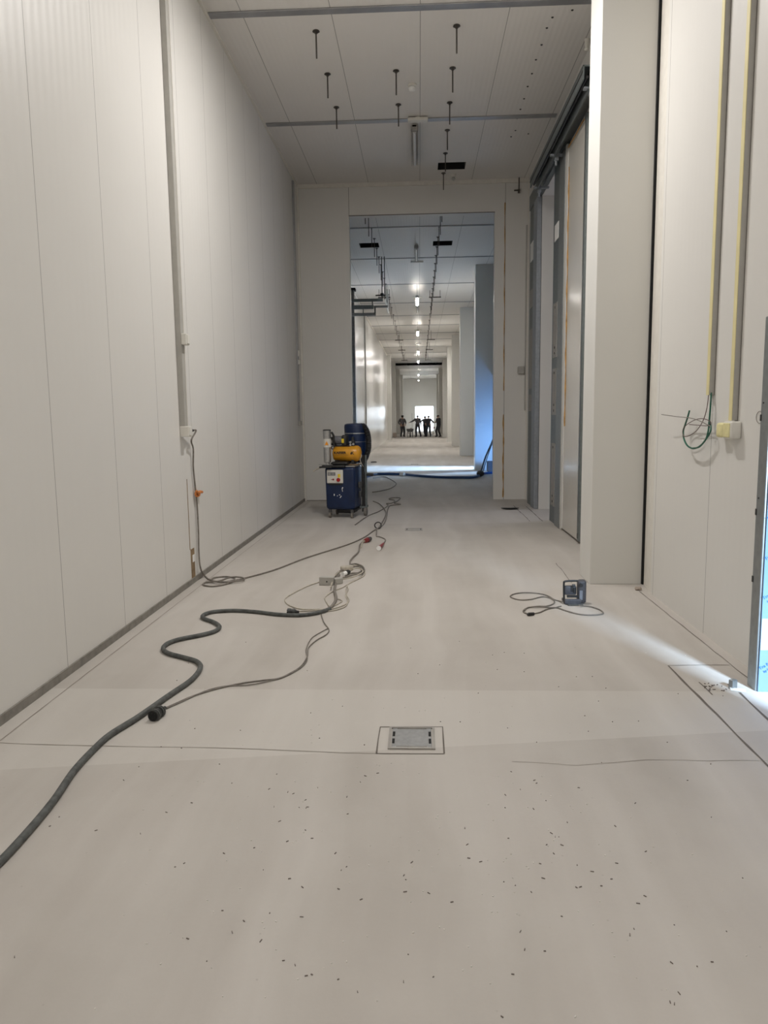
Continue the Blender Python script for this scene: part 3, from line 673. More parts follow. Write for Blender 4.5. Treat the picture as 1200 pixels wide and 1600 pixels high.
# trapeze channels on the rods
for (x, y, z) in ((-1.12, 25.0, 5.42), (.55, 25.4, 5.46), (-.95, 37.0, 5.25), (.6, 37.0, 5.25), (-.95, 42.5, 5.25), (.6, 42.5, 5.25), (-.95, 50.0, 5.25), (.6, 50.0, 5.25)):
    t = thing('trapeze_channel', ('left' if x < 0 else 'right') + ' short dark cross channel on hanging rods, ' + {25.0: 'at the first glowing tube', 25.4: 'at the first glowing tube', 37.0: 'nearer the middle of far corridor', 42.5: 'deeper in the far corridor', 50.0: 'deepest of its row'}[y], 'channel', (x, y, z), 'cross channels on the rods')
    bm = nb(); box(bm, x - .2, x + .2, y - .02, y + .02, z, z + .035); build('channel', bm, 'rod', t)
    if y > 30:
        bm = nb(); cyl(bm, (x, y, z), (x, y, ZC), .008, seg=6); build('hanger', bm, 'rod', t); continue
    bm = nb(); cyl(bm, (x - .17, y, z), (x - .17, y, ZC), .008, seg=6); cyl(bm, (x + .17, y, z), (x + .17, y, ZC), .008, seg=6); build('rods', bm, 'rod', t)
# steel bars from the left wall beyond the opening
t = thing('pipe_support_frame', 'grey steel bars reaching out from the left wall at the upper left of the opening', 'steel frame', (-1.5, 20.0, 4.2))
def bar(nm, x0, x1, y, z, h=.075, m='galv_d'):
    bm = nb(); box(bm, x0, x1, y - .03, y + .03, z - h / 2, z + h / 2, .004); build(nm, bm, m, t)
bar('top_bar', XL, -.93, 20.0, 4.60); bar('middle_bar', XL, -1.17, 19.9, 4.41, .10, 'cable_blue' if False else 'galv_d'); bar('middle_extension', -1.17, -.80, 20.0, 4.43, .055, 'galv'); bar('lower_bar', XL, -1.12, 20.0, 4.24, .075, 'galv')
bm = nb(); box(bm, -1.16, -1.12, 19.97, 20.03, 4.24, 4.43); box(bm, -1.22, -1.19, 19.96, 19.99, 4.44, 4.60); box(bm, -1.46, -1.44, 19.97, 20.03, 4.24, 4.4); build('upright', bm, 'galv_d', t)
bm = nb(); cyl(bm, (-.95, 20.0, 4.6), (-.95, 20.0, ZC), .012, seg=8); cyl(bm, (-.88, 20.0, 4.62), (-.88, 20.0, ZC), .012, seg=8); build('hanger', bm, 'rod', t)
bm = nb(); box(bm, -1.12, -.86, 19.96, 20.0, 4.70, 4.73); ball(bm, (-.95, 19.97, 4.73), .05); build('clamp', bm, 'black', t)
bm = nb(); tube(bm, [(-.90, 20.0, 4.68), (-.91, 21.5, 4.70), (-.93, 23.3, 4.72)], .022, 8); cyl(bm, (-.92, 22.0, 4.7), (-.92, 22.0, 5.3), .012, seg=8); cyl(bm, (-.92, 23.0, 4.7), (-.92, 23.0, 5.5), .012, seg=8)
tag(build('white_conduit', bm, 'white'), 'white pipe running away from the grey steel bars on hanging rods', 'pipe')
# black screws in the ceiling
pts = [(1150, 30), (1090, 52), (1073, 84), (1057, 135), (1040, 180), (1028, 222), (1015, 261), (1004, 298), (993, 330), (983, 358), (978, 394), (1017, 404), (965, 413), (1100, 12)]
first = None
for (u, v) in pts:
    p = fl(300 + u * .5167, v * .5167, ZC)
    if first is None:
        bm = nb(); lathe(bm, (p.x, p.y, ZC - .0005), (0, 0, -1), [(0, .014), (.006, .012), (.01, .005)], 8); first = build('ceiling_screw', bm, 'black')
        tag(first, 'small black screw head in the dotted line along the right side of the ceiling', 'screw', 'screw heads in the ceiling')
        b0 = p
    else:
        c = first.copy(); C.objects.link(c); c.location = first.location + (p - b0)

# ================================================================ LEFT WALL THINGS
TY = 6.675
t = thing('cable_trunking', 'long grey vertical cable trunking on the left wall', 'cable trunking', (XL, TY + .03, 1.48))
bm = nb(); box(bm, XL, XL + .052, TY, TY + .075, 1.49, ZC - .03, .003); build('trunk', bm, 'trunk', t)
bm = nb(); box(bm, XL + .0, XL + .056, TY + .072, TY + .080, 1.49, ZC - .03); build('cover_edge', bm, 'white', t)
def sbox(name, x0, x1, y0, y1, z0, z1, label, mat='white', group=None, parts=True):
    t = thing(name, label, 'socket box', ((x0 + x1) / 2, (y0 + y1) / 2, z0), group)
    bm = nb(); box(bm, x0, x1, y0, y1, z0, z1, .008, 2); b = build('housing', bm, mat, t)
    bm = nb(); s = 1 if x0 < 0 else -1; xf = x1 if s > 0 else x0
    box(bm, min(xf, xf + s * .006), max(xf, xf + s * .006), y0 + .012, y1 - .012, z0 + .012, z1 - .012, .002); build('cover', bm, mat, t)
    return t
sbox('socket_box', XL + .052, XL + .10, TY - .005, TY + .09, 2.215, 2.315, 'upper white socket box on the grey trunking of left wall', group='boxes on the left trunking')
sbox('socket_box', XL + .0, XL + .085, TY - .005, TY + .09, 1.395, 1.492, 'lower white socket box with black plug, at the end of left wall trunking', group='boxes on the left trunking')
bm = nb(); tube(bm, [(XL + .012, TY + .115, 1.50), (XL + .012, TY + .105, 2.2), (XL + .012, TY + .11, 3.4), (XL + .012, TY + .11, ZC - .05)], .009, 6)
tag(build('wall_conduit', bm, 'white'), 'thin white conduit beside the grey trunking on left wall', 'conduit')
# power lead: plug, hanging cable, orange tape, coil, long run over the floor to the machine
rc = .009
t = thing('power_lead', 'dark power lead hanging down the left wall and coiled on the floor at its foot', 'cable', (XL + .1, 7.1, 0))
pl = wx(290, 677, XL + .11)
bm = nb(); cyl(bm, (XL + .06, TY + .09, 1.45), (XL + .06, TY + .145, 1.45), .022, .018); cyl(bm, (XL + .06, TY + .145, 1.45), (XL + .062, TY + .20, 1.45), .014, .010); build('plug', bm, 'black', t)
pts = [(XL + .062, TY + .19, 1.45), (XL + .07, TY + .26, 1.445), wx(299, 688, XL + .05), wx(302, 702, XL + .03), wx(302, 730, XL + .02), wx(305, 760, XL + .02), wx(308, 790, XL + .02), wx(310, 830, XL + .02), wx(311, 870, XL + .025), wx(314, 890, XL + .04), fl(320, 900, .01), fl(328, 906, rc), fl(345, 909, rc), fl(362, 908, rc), fl(366, 903, rc), fl(352, 901, rc), fl(334, 903, rc), fl(331, 907, .02), fl(348, 910, .02), fl(372, 908, .02), fl(382, 905, .02), fl(376, 902, .02), fl(360, 902, .03), fl(342, 908, .03), fl(322, 910, rc), fl(318, 914, rc), fl(332, 916, rc), fl(352, 913, rc), fl(372, 906, rc), fl(384, 903, rc), fl(430, 890, rc), fl(480, 871, rc), fl(540, 852, rc), fl(568, 840, rc), fl(584, 829, rc), fl(590, 826, rc), fl(596, 818, rc), fl(602, 806, rc), fl(602, 798, rc), fl(594, 788, rc), fl(583, 783, rc)]
bm = nb(); tube(bm, pts, .008, 8, 8); build('cord', bm, 'cable_m', t, smooth=True)
bm = nb(); c = wx(307, 771, XL + .025)
for k in range(3): tube(bm, [c + V((.012 * math.cos(a) + .01, .03 * math.cos(a + k), .022 * math.sin(a) + .006 * k - .006)) for a in [i * math.pi / 4 for i in range(8)]], .009, 6, 4, closed=True)
tube(bm, [c + V((0, .02, 0)), c + V((.01, .09, .006)), c + V((.01, .15, -.002))], lambda u: .018 - .004 * u, 6)
build('orange_tape', bm, 'orange', t, label='orange tape bundled round the lead')
# bare notch in the wall panel near the floor
a, b = wx(301, 858, XL), wx(301, 907, XL)
bm = nb(); box(bm, XL - .001, XL + .003, 6.82, 6.93, .02, .33, .001); box(bm, XL, XL + .0035, 6.80, 6.81, .33, 1.0)
tag(build('exposed_board', bm, 'wood'), 'narrow brown strip of bare board at the foot of the left wall panel', 'board')
bm = nb(); box(bm, XL + .003, XL + .006, 6.86, 6.92, .20, .27, .002); tag(build('plaster_patch', bm, 'label'), 'small white patch on the bare brown strip of left wall', 'patch')
# far left conduit in the corner with small box
bm = nb(); box(bm, XL, XL + .03, 13.33, 13.40, 1.50, 5.62, .003); tag(build('wall_conduit', bm, 'beam'), 'thin metal conduit on the left wall beside the cross wall corner', 'conduit')
bm = nb(); box(bm, XL + .03, XL + .06, 13.31, 13.42, 2.64, 2.74, .004); box(bm, XL + .03, XL + .055, 13.33, 13.41, 2.50, 2.58, .004); tag(build('switch_box', bm, 'white'), 'tiny bright switch box halfway down the corner conduit of left wall', 'switch')
bm = nb(); box(bm, XL, XL + .05, 13.33, 13.47, 1.42, 1.5, .006); tag(build('socket_box', bm, 'trunk'), 'small grey box at the foot of the corner conduit on left wall', 'socket box')

# ================================================================ CROSS WALL THINGS
bm = nb(); box(bm, 1.925, 1.965, YB - .045, YB, 1.64, 4.9, .003); tag(build('wall_conduit', bm, 'trunk'), 'beige conduit down the right corner of cross wall', 'conduit')
sbox('socket_box', 1.80, 1.91, YB - .07, YB, 2.30, 2.43, 'beige box with a rounded cover at the right corner of cross wall', 'trunk')
bm = nb(); cyl(bm, (1.785, YB - .06, ZC - .001), (1.785, YB - .06, 5.44), .010, seg=8); box(bm, 1.70, 1.80, YB - .07, YB - .05, 5.475, 5.495); cyl(bm, (1.785, YB - .06, 5.50), (1.785, YB - .06, 5.44), .02, seg=8)
tag(build('hanging_bracket', bm, 'rod'), 'small dark bracket on a rod at the top right corner of cross wall', 'bracket')

# ================================================================ RIGHT WALL THINGS
def rtrunk(y, z0, z1, label):
    t = thing('cable_trunking', label, 'cable trunking', (XR, y, z0), 'yellowish trunkings on the right wall')
    bm = nb(); box(bm, XR - .034, XR, y, y + .048, z0, z1, .002); build('trunk', bm, 'trunk', t)
    bm = nb(); box(bm, XR - .038, XR - .034, y + .001, y + .047, z0, z1, .001); build('cover', bm, 'yellow_trunk', t, label='yellowed cover face')
    bm = nb(); box(bm, XR - .0015, XR, y - .006, y, z0, z1); build('trunk_shadow_line', bm, 'joint', t)  # dark strip standing in for the shadow line beside the trunking
rtrunk(5.19, 1.67, ZC - .01, 'left of the two yellowish trunkings on right wall, with green cable hanging out')
rtrunk(4.80, 1.50, ZC - .01, 'right of the two yellowish trunkings on right wall, ending at the box pair')
t = thing('socket_box', 'pair of yellowed socket boxes under the right hand trunking of right wall', 'socket box', (XR - .03, 4.85, 1.39))
bm = nb(); box(bm, XR - .065, XR, 4.73, 4.865, 1.385, 1.495, .012, 3); b = build('box', bm, 'white', t, smooth=True)
bm = nb(); box(bm, XR - .070, XR - .062, 4.75, 4.85, 1.395, 1.485, .004); build('cover', bm, 'yellow_box', b, label='yellowed cover')
bm = nb(); box(bm, XR - .055, XR, 4.885, 5.00, 1.39, 1.485, .016, 3); b = build('box', bm, 'yellow_box', t, label='smaller fully yellow box', smooth=True)
# green and brown cables
def P2(u, v, off=.03): return wx(1020 + u / 10.909, 600 + v / 10.909, XR - off)
t = thing('cable_loop', 'green cable and thin brown wire looped out of left trunking on the right wall', 'cable', P2(690, 1100))
bm = nb(); tube(bm, [P2(995, 150, .02), P2(985, 350), P2(965, 600), P2(945, 800, .04), P2(900, 950, .05), P2(800, 1060, .05), P2(690, 1100, .05), P2(590, 1050, .05), P2(530, 930, .05), P2(520, 800, .045), P2(550, 700, .04), P2(590, 580, .05), P2(625, 455, .05)], .0062, 8); build('green_cable', bm, 'cable_green', t, label='green cable', smooth=True)
bm = nb(); tube(bm, [P2(975, 640), P2(990, 760, .04), P2(960, 860, .05), P2(870, 990, .055), P2(790, 1075, .055), P2(680, 1095, .055)], .0055, 8); build('second_green_cable', bm, 'cable_green', t, smooth=True)
bm = nb(); tube(bm, [P2(955, 150, .025), P2(920, 420), P2(850, 640, .04), P2(740, 800, .05), P2(620, 880, .055), P2(530, 890, .055), P2(510, 800, .05), P2(560, 710, .05), P2(700, 620, .05), P2(830, 590, .05), P2(950, 620, .045), P2(990, 670, .04), P2(930, 710, .04), P2(800, 705, .045), P2(620, 690, .05)], .0028, 6); build('brown_wire', bm, 'cable_brown', t, label='brown wire', smooth=True)
bm = nb(); tube(bm, [P2(150, 520, .09), P2(400, 555, .07), P2(640, 580, .055), P2(800, 630, .05), P2(930, 695, .045), P2(980, 720, .04)], .0030, 6); build('loose_wire_end', bm, 'cable_m', t, smooth=True)
# thin wire ring by the door post
bm = nb(); c = wx(1187, 652, XR - .004); tube(bm, [c + V((0, .045 * math.cos(a), .035 * math.sin(a))) for a in [i * math.pi / 5 for i in range(10)]], .0018, 5, 4, closed=True)
tag(build('wire_ring', bm, 'cable_m'), 'thin wire ring on right wall against the steel door post', 'wire')

# ================================================================ FLOOR THINGS
# floor box with lid
def floor_box(cx, cy, w, d, label, frame=True):
    t = thing('floor_drain', label, 'floor drain', (cx, cy, 0), 'steel floor lids')
    bm = nb(); holed(bm, 2, .0005, .007, cx - w / 2, cx + w / 2, cy - d / 2, cy + d / 2, [(cx - w / 2 + .012, cx + w / 2 - .012, cy - d / 2 + .012, cy + d / 2 - .012)]); build('frame', bm, 'steel_plate', t)
    bm = nb(); box(bm, cx - w / 2 + .017, cx + w / 2 - .017, cy - d / 2 + .016, cy + d / 2 - .016, .0005, .0055, .001); lid = build('lid', bm, 'steel' if frame else 'steel_plate', t)
    bm = nb()
    for sx in (-1, 1):
        for sy in (-1, 1):
            x = cx + sx * (w / 2 - .025); y = cy + sy * .04; box(bm, x - .006, x + .006, y - .027, y + .027, .0050, .0062, .0005)
    build('grip_slot', bm, 'gap', lid)
    bm = nb()
    for sy in (-1, 1): box(bm, cx - w / 2 + .04, cx + w / 2 - .04, cy + sy * (d / 2 - .022) - .004, cy + sy * (d / 2 - .022) + .004, .0054, .0062)
    build('lid_groove', bm, 'kerb', lid)
    if frame:
        bm = merge(*[floor_line([a, b], .007, jit=.002) for a, b in (((-.208, 3.567, 0), (.108, 3.572, 0)), ((.108, 3.572, 0), (.103, 3.272, 0)), ((.103, 3.272, 0), (-.210, 3.266, 0)), ((-.210, 3.266, 0), (-.208, 3.567, 0)))])
        build('saw_cut', bm, 'joint', t, label='rough saw cut rectangle around the lid')
floor_box(-.047, 3.435, .225, .245, 'steel floor lid with slots inside a saw cut rectangle, in the foreground', True)
floor_box(-.085, 10.15, .24, .20, 'small steel floor lid in the middle of the corridor, right of the vacuum', False)
floor_box(-.16, 24.3, .24, .2, 'tiny steel lid on the floor of the far corridor beyond the light strip', False)

# heavy grey cable
r = .0155
pp = [(-60, 1400), (0, 1346), (48, 1294), (85, 1249), (115, 1205), (145, 1172), (172, 1148), (215, 1121), (262, 1088), (298, 1063), (313, 1044), (308, 1034), (290, 1028), (264, 1021), (255, 1014), (261, 1006), (280, 999), (315, 992), (336, 986), (343, 979), (334, 972), (318, 966), (318, 961), (333, 956), (365, 954), (400, 956), (435, 960), (470, 961), (498, 957), (516, 951)]
t = thing('heavy_cable', 'thick grey rubber cable winding from the lower left floor to the tangled bundle', 'cable', fl(313, 1044))
bm = nb(); tube(bm, [fl(a, b, r) for a, b in pp], r, 10, 8); build('cord', bm, 'cable_g', t, smooth=True)
bm = nb(); tube(bm, [fl(a, b, .012) for a, b in ((514, 952), (522, 943), (525, 934), (523, 924), (524, 914), (527, 904), (530, 898))], .013, 8); build('upper_end', bm, 'cable_m', t, smooth=True)

def plug(parent, p, d, ln=.11, r=.028, mat='black', ring='cable_g'):
    p = V(p); d = V(d).normalized()
    bm = nb(); lathe(bm, p, d, [(0, r * .8), (.0, r), (ln * .35, r), (ln * .36, r * .9), (ln * .75, r * .8), (ln * .85, r * .5), (ln * 1.1, r * .38)], 20); o = build('plug_body', bm, mat, parent, smooth=True)
    bm = nb()
    for k in (.12, .5, .62): lathe(bm, p + d * ln * k, d, [(0, r * 1.0), (0, r * 1.08), (ln * .06, r * 1.08), (ln * .06, r)], 20)
    build('collar', bm, ring, o)
    bm = nb(); cyl(bm, p - d * .001, p - d * .0015, r * .82, seg=20)
    for a in range(5): q = d.orthogonal().normalized(); q.rotate(Matrix.Rotation(a * 2 * math.pi / 5, 3, d)); cyl(bm, p + q * r * .5, p + q * r * .5 - d * .006, .003, seg=6)
    build('socket_face', bm, 'gap', o)
# light lead with black connector (foreground)
t = thing('connector_lead', 'thin light lead ending in a black round connector beside the thick cable', 'cable', fl(243, 1120))
a = fl(239, 1119, .029); plug(t, a, fl(258, 1106, .02) - a, .12, .029)
bm = nb(); tube(bm, [fl(*q, .006) for q in ((257, 1107), (275, 1099), (300, 1088), (335, 1077), (375, 1068), (410, 1063), (435, 1060), (455, 1051), (470, 1041), (480, 1026), (482, 1012), (495, 1000), (509, 992), (514, 984), (506, 972), (502, 960))], .0045, 6)
tube(bm, [fl(*q, .006) for q in ((257, 1108), (280, 1098), (320, 1080), (352, 1072), (390, 1070), (425, 1063), (445, 1057), (470, 1043), (480, 1030), (478, 1016), (484, 1001), (492, 993), (512, 982))], .0035, 6)
build('cord', bm, 'cable_m', t, smooth=True)
# light twin lead round the bundle
t = thing('light_lead', 'pale double lead looping around the tangle in the middle of the floor', 'cable', fl(545, 900))
def ts(lst, z, r, nm='cord', m='cable_l'):
    bm = nb()
    for l in lst: tube(bm, [fl(*q, z if len(q) == 2 else q[2]) for q in [tuple(x) for x in l]], r, 7)
    return build(nm, bm, m, t, smooth=True)
ts([[(500, 909), (480, 916), (460, 926), (446, 935), (448, 943), (460, 949), (475, 952), (500, 952), (520, 951), (538, 945), (545, 938), (541, 928), (541, 918), (545, 912), (556, 906), (568, 900), (570, 894), (568, 887), (560, 883), (550, 884)],
    [(502, 956), (525, 953), (540, 947), (543, 938), (540, 930), (544, 921), (543, 914), (553, 908), (563, 903), (570, 897), (570, 891)],
    [(466, 955), (490, 954), (512, 950), (534, 940), (528, 936)],
    [(514, 947), (508, 937), (509, 932), (520, 924), (535, 918), (541, 914)]], .006, .0052)
ts([[(548, 882), (556, 881), (565, 884), (569, 890), (564, 896), (552, 898), (538, 902), (528, 905), (524, 899), (530, 893), (540, 889), (550, 885)], [(551, 886), (560, 885), (566, 890), (560, 895), (548, 896), (540, 900)],
    [(548, 884), (547, 877), (552, 870), (560, 862), (562, 852), (567, 846), (571, 843)]], .016, .0085, 'upper_coil', 'cable_m')
ts([[(551, 889), (561, 888), (567, 893), (556, 900), (542, 904), (530, 905)], [(530, 893), (523, 900), (519, 910), (517, 918)]], .034, .0065, 'top_coil', 'cable_l')
# coupling lying in the tangle
t = thing('cable_coupling', 'black and white cable coupling lying in the pale tangle', 'connector', fl(546, 896))
a = fl(540, 895.5, .045); plug(t, a, fl(552, 891, .045) - a, .08, .022)
bm = nb(); cyl(bm, a, a - (fl(552, 891, .045) - a).normalized() * .05, .022, .018); build('white_sleeve', bm, 'label', t)
bm = nb(); vs = box(bm, 0, .13, -.035, .035, 0, .05, .015, 2); c = fl(538, 890, .02)
bmesh.ops.rotate(bm, cent=V(), matrix=Matrix.Rotation(.35, 3, 'Z'), verts=bm.verts); bmesh.ops.translate(bm, vec=c + V((-.04, .03, -.02)), verts=bm.verts)
tag(build('crumpled_bag', bm, 'cable_l'), 'beige crumpled wrapper behind the black coupling in the tangle', 'wrapper')
# grey junction box
t = thing('junction_box', 'grey plastic junction box with a small dark hole lying beside the tangle', 'junction box', fl(510, 915))
rot = Matrix.Rotation(math.radians(-4), 3, 'Z'); c = fl(510, 915)
bm = nb(); box(bm, c.x - .065, c.x + .065, c.y, c.y + .085, .001, .075, .005, 2, rot, c); build('box', bm, 'trunk', t)
bm = nb(); box(bm, c.x - .067, c.x + .067, c.y - .004, c.y + .004, .002, .078, .002, 1, rot, c); build('cover', bm, 'trunk', t)
bm = nb(); cyl(bm, (c.x + .005, c.y - .0045, .038), (c.x + .005, c.y - .006, .038), .007, seg=10); build('cable_hole', bm, 'gap', t)
bm = nb(); c = fl(531, 913); box(bm, c.x - .05, c.x + .04, c.y, c.y + .05, .001, .06, .01, 2, Matrix.Rotation(.6, 3, 'Z'), c)
tag(build('junction_box', bm, 'trunk'), 'second grey plastic box, half hidden under the upright cable of the tangle', 'junction box')
t = thing('cable_coupling', 'black round connector lying left of the tangle on the thick cable', 'connector', fl(457, 957))
a = fl(449, 955.5, .026); plug(t, a, fl(466, 956, .02) - a, .085, .026)
# red plug
t = thing('red_coupling', 'red and dark power coupling on the floor between tangle and vacuum', 'connector', fl(583, 845))
a = fl(570.5, 845, .03); b = fl(588, 837.5, .03); d = (b - a).normalized()
bm = nb(); cyl(bm, a, a + d * .07, .024, .032, 20); build('red_half', bm, 'red', t, smooth=True)
bm = nb(); cyl(bm, a + d * .07, a + d * .17, .034, .026, 20); cyl(bm, a + d * .17, a + d * .21, .026, .008, 20); build('dark_half', bm, 'dark', t, smooth=True)
bm = nb(); tube(bm, [a, fl(566, 848, .01), fl(564, 856, .008)], .012, 6); build('white_end', bm, 'cable_l', t)
t = thing('red_plug', 'small red plug with pale rim, just right of the red coupling', 'connector', fl(595, 856))
bm = nb(); a = fl(599, 849, .03); b = fl(592, 856.5, .03); cyl(bm, a, b, .010, .027, 20); build('body', bm, 'red', t, smooth=True)
bm = nb(); d = (b - a).normalized(); cyl(bm, b, b + d * .012, .028, .028, 20); build('rim', bm, 'label', t)
bm = nb(); tube(bm, [fl(588, 838, .02), fl(594, 839, .008), fl(601, 842, .008), fl(602, 845, .01), fl(599, 849, .03)], .007, 6); tube(bm, [fl(588, 836, .02), fl(588.5, 830, .01), fl(588, 826, .012)], .007, 6); build('lead', bm, 'cable_m', t, smooth=True)
bm = nb(); c = fl(590.5, 821, .05); tube(bm, [c + V((.045 * math.cos(a), .01 * math.sin(a * 2), .045 * math.sin(a))) for a in [i * math.pi / 6 for i in range(12)]], .008, 7, 4, closed=True)
tag(build('cable_ring', bm, 'cable_k'), 'small upright dark cable ring on the floor above the red coupling', 'cable')
# second lead from the machine to the knot on the floor
bm = nb(); tube(bm, [fl(*q, .008) for q in ((555, 820), (575, 806), (592, 799), (606, 790), (604, 787), (612, 786), (617, 782), (608, 780), (612, 778), (625, 778), (622, 782), (616, 786), (626, 788), (610, 790), (606, 796), (604, 808), (600, 818), (592, 825))], .0085, 6)
tag(build('knotted_lead', bm, 'cable_m', smooth=True), 'thin dark lead with a folded knot on the floor right of the vacuum', 'cable')
bm = nb(); tube(bm, [fl(*q, .01) for q in ((583, 747), (600, 745), (612, 750), (619, 756), (610, 763), (595, 767), (582, 769))], .010, 6)
tag(build('thin_lead', bm, 'cable_m', smooth=True), 'thin lead curving over the dark floor just behind the vacuum', 'cable')
bm = nb(); tube(bm, [fl(*q, .04) for q in ((570, 745), (585, 741), (600, 740.5), (628, 741), (655, 743.5), (690, 745.5), (720, 746), (742, 745.5))] + [V((1.62, 19.35, .05)), V((1.85, 19.7, .05)), V((2.3, 19.9, .05))], .035, 8)
tag(build('blue_hose', bm, 'cable_blue', smooth=True), 'thick dark blue hose lying across the doorway light strip beyond the opening', 'hose')
bm = nb(); cyl(bm, fl(626, 741, .05), fl(632, 741.3, .05), .055, seg=14); tag(build('hose_coupling', bm, 'label'), 'white coupling on the dark blue hose', 'coupling')
t = thing('hanging_cable', 'two dark cables slanting up from the floor in front of the blue pillar', 'cable', fl(751, 739))
bm = nb(); tube(bm, [fl(751, 739, .06), wy(758, 716, 20.0), wy(766, 697, 19.6), wy(773, 680, 20.6)], .022, 6); tube(bm, [fl(754, 739, .06), wy(759, 722, 20.0), wy(765, 704, 19.7), wy(773, 684, 20.6)], .012, 6); build('cord', bm, 'cable_k', t)
bm = nb(); ball(bm, fl(750.5, 740, .09), .10, .1, .08); build('connector', bm, 'cable_k', t)
bm = nb(); c = fl(766, 738); box(bm, 1.88, 2.08, 20.75, 20.95, 0, .30, .02); tag(build('crate', bm, 'toolgrey'), 'small grey crate on the floor at the foot of blue pillar', 'crate')
bm = nb(); c = fl(584, 722, .01); tube(bm, [c + V((.10 * math.cos(a), .22 * math.sin(a), 0)) for a in [i * math.pi / 5 for i in range(10)]], .012, 6, 4, closed=True)
tag(build('cable_ring', bm, 'cable_k'), 'thin dark ring lying on the floor of far corridor, right of the vacuum', 'cable')

# work light with cable on the right
c = fl(895, 943); ox, oy = c.x, c.y
t = thing('work_light', 'dark grey folding work light on the floor in front of the big pillar', 'work light', (ox, oy, 0))
bm = nb(); box(bm, ox - .075, ox + .062, oy - .045, oy - .015, .004, .045, .006, 2); box(bm, ox - .075, ox - .055, oy - .04, oy + .09, .004, .03, .004); build('base', bm, 'toolgrey', t)
bm = nb(); box(bm, ox - .05, ox + .05, oy - .012, oy + .008, .052, .07, .003); build('base_gap', bm, 'black', t)
bm = nb(); box(bm, ox - .068, ox + .03, oy + .0, oy + .035, .07, .148, .012, 2); build('lamp_head', bm, 'toolgrey', t, smooth=True)
bm = nb(); tube(bm, [(ox - .072, oy - .0, .02), (ox - .072, oy + .015, .10), (ox - .072, oy + .02, .165), (ox - .062, oy + .022, .182), (ox + .0, oy + .022, .186), (ox + .045, oy + .022, .186)], .0085, 8, 6); build('handle', bm, 'black', t, smooth=True)
bm = nb(); box(bm, ox + .036, ox + .108, oy - .02, oy + .05, .002, .198, .022, 4); sd = build('side_housing', bm, 'toolgrey', t, smooth=True)
bm = nb(); box(bm, ox + .048, ox + .075, oy - .024, oy - .018, .035, .115, .004, 2); build('pale_plate', bm, 'toolpale', sd)
bm = nb(); cyl(bm, (ox + .06, oy - .02, .16), (ox + .06, oy - .035, .16), .014, seg=16); build('knob', bm, 'black', sd)
bm = nb(); box(bm, ox + .0, ox + .025, oy - .006, oy + .001, .09, .135, .003); box(bm, ox - .02, ox + .0, oy - .004, oy + .001, .10, .15, .003); cyl(bm, (ox - .01, oy - .008, .155), (ox + .015, oy - .008, .155), .01, seg=10); build('lamp_detail', bm, 'black', t)
bm = nb(); tube(bm, [(ox - .05, oy - .08, .006), (ox + .0, oy - .085, .006), (ox + .065, oy - .075, .006), (ox + .05, oy - .055, .006), (ox - .04, oy - .05, .006)], .004, 6, 6, closed=True); build('wire_stand', bm, 'cable_g', t)
bm = nb(); q = lambda u, v, z=.006: fl(780 + u / 6.667, 890 + v / 6.667, z)
tube(bm, [q(665, 335, .02), q(620, 325), q(570, 310), q(500, 270), q(400, 247), q(270, 240), (q(170, 250)), q(115, 275), q(150, 300), q(230, 316), q(330, 310), q(410, 290), q(470, 283), q(540, 300), q(575, 325, .012), q(560, 358), q(490, 380), q(400, 382), q(320, 392), q(262, 415), q(252, 440), q(290, 458), q(330, 462)], .0052, 7)
tube(bm, [q(340, 462), q(420, 446), q(500, 412), q(580, 396), q(650, 380, .02)], .0052, 7)
tube(bm, [q(262, 430), q(300, 395), q(400, 390, .012), q(520, 396, .012), (q(600, 398)), q(700, 430), q(800, 458), q(900, 472), q(1000, 472), q(1070, 462), q(1082, 445), q(1040, 415), q(960, 388), q(880, 378), q(830, 374, .02)], .0052, 7)
build('lead', bm, 'cable_m', t, smooth=True)
bm = nb(); a = q(305, 466, .014); b = q(362, 460, .014); cyl(bm, a, b, .014, .012, 14); cyl(bm, a - V((.012, 0, 0)), a, .009, .013, 10); build('plug', bm, 'black', t)

# anchor bolt, rubble, black oval
t = thing('floor_anchor', 'small galvanised anchor block standing on the floor near the steel door post', 'anchor', fl(1145, 1075))
c = fl(1146, 1075); bm = nb(); box(bm, c.x - .022, c.x + .018, c.y - .012, c.y + .018, 0, .05, .005, 2, Matrix.Rotation(.5, 3, 'Z'), c); build('block', bm, 'galv', t)
bm = nb(); box(bm, c.x - .02, c.x + .06, c.y - .05, c.y - .01, .001, .006, .001, 1, Matrix.Rotation(-.3, 3, 'Z'), c); build('foot_plate', bm, 'label', t)
def lump(p, s, label, mat='concrete', n=5, nm='rubble'):
    bm = nb(); bmesh.ops.create_icosphere(bm, subdivisions=2, radius=1)
    for v in bm.verts: k = random.uniform(.75, 1.15); v.co = V((p.x + v.co.x * s[0] * k, p.y + v.co.y * s[1] * k, max(.001, s[2] * .8 + v.co.z * s[2] * k)))
    tag(build(nm, bm, mat), label, 'debris')
lump(fl(997, 922), (.034, .028, .018), 'brown crumbly lump of rubble at the right foot of the big pillar')
bm = nb(); c = fl(797, 795, .01)
bmesh.ops.create_uvsphere(bm, u_segments=20, v_segments=8, radius=1)
for v in bm.verts: v.co = V((c.x + v.co.x * .155, c.y + v.co.y * .06, .014 + v.co.z * .013 + .01 * v.co.x ** 2))
tag(build('rubber_pad', bm, 'gap'), 'flat black oval pad on the floor in front of the cross wall corner', 'pad')
bm = nb(); c = fl(849, 795); box(bm, c.x + .02, c.x + .14, c.y + .0, c.y + .05, .0, .11, .006); tag(build('white_block', bm, 'label'), 'small white block on the sill inside the tall doorway', 'block')
bm = nb()
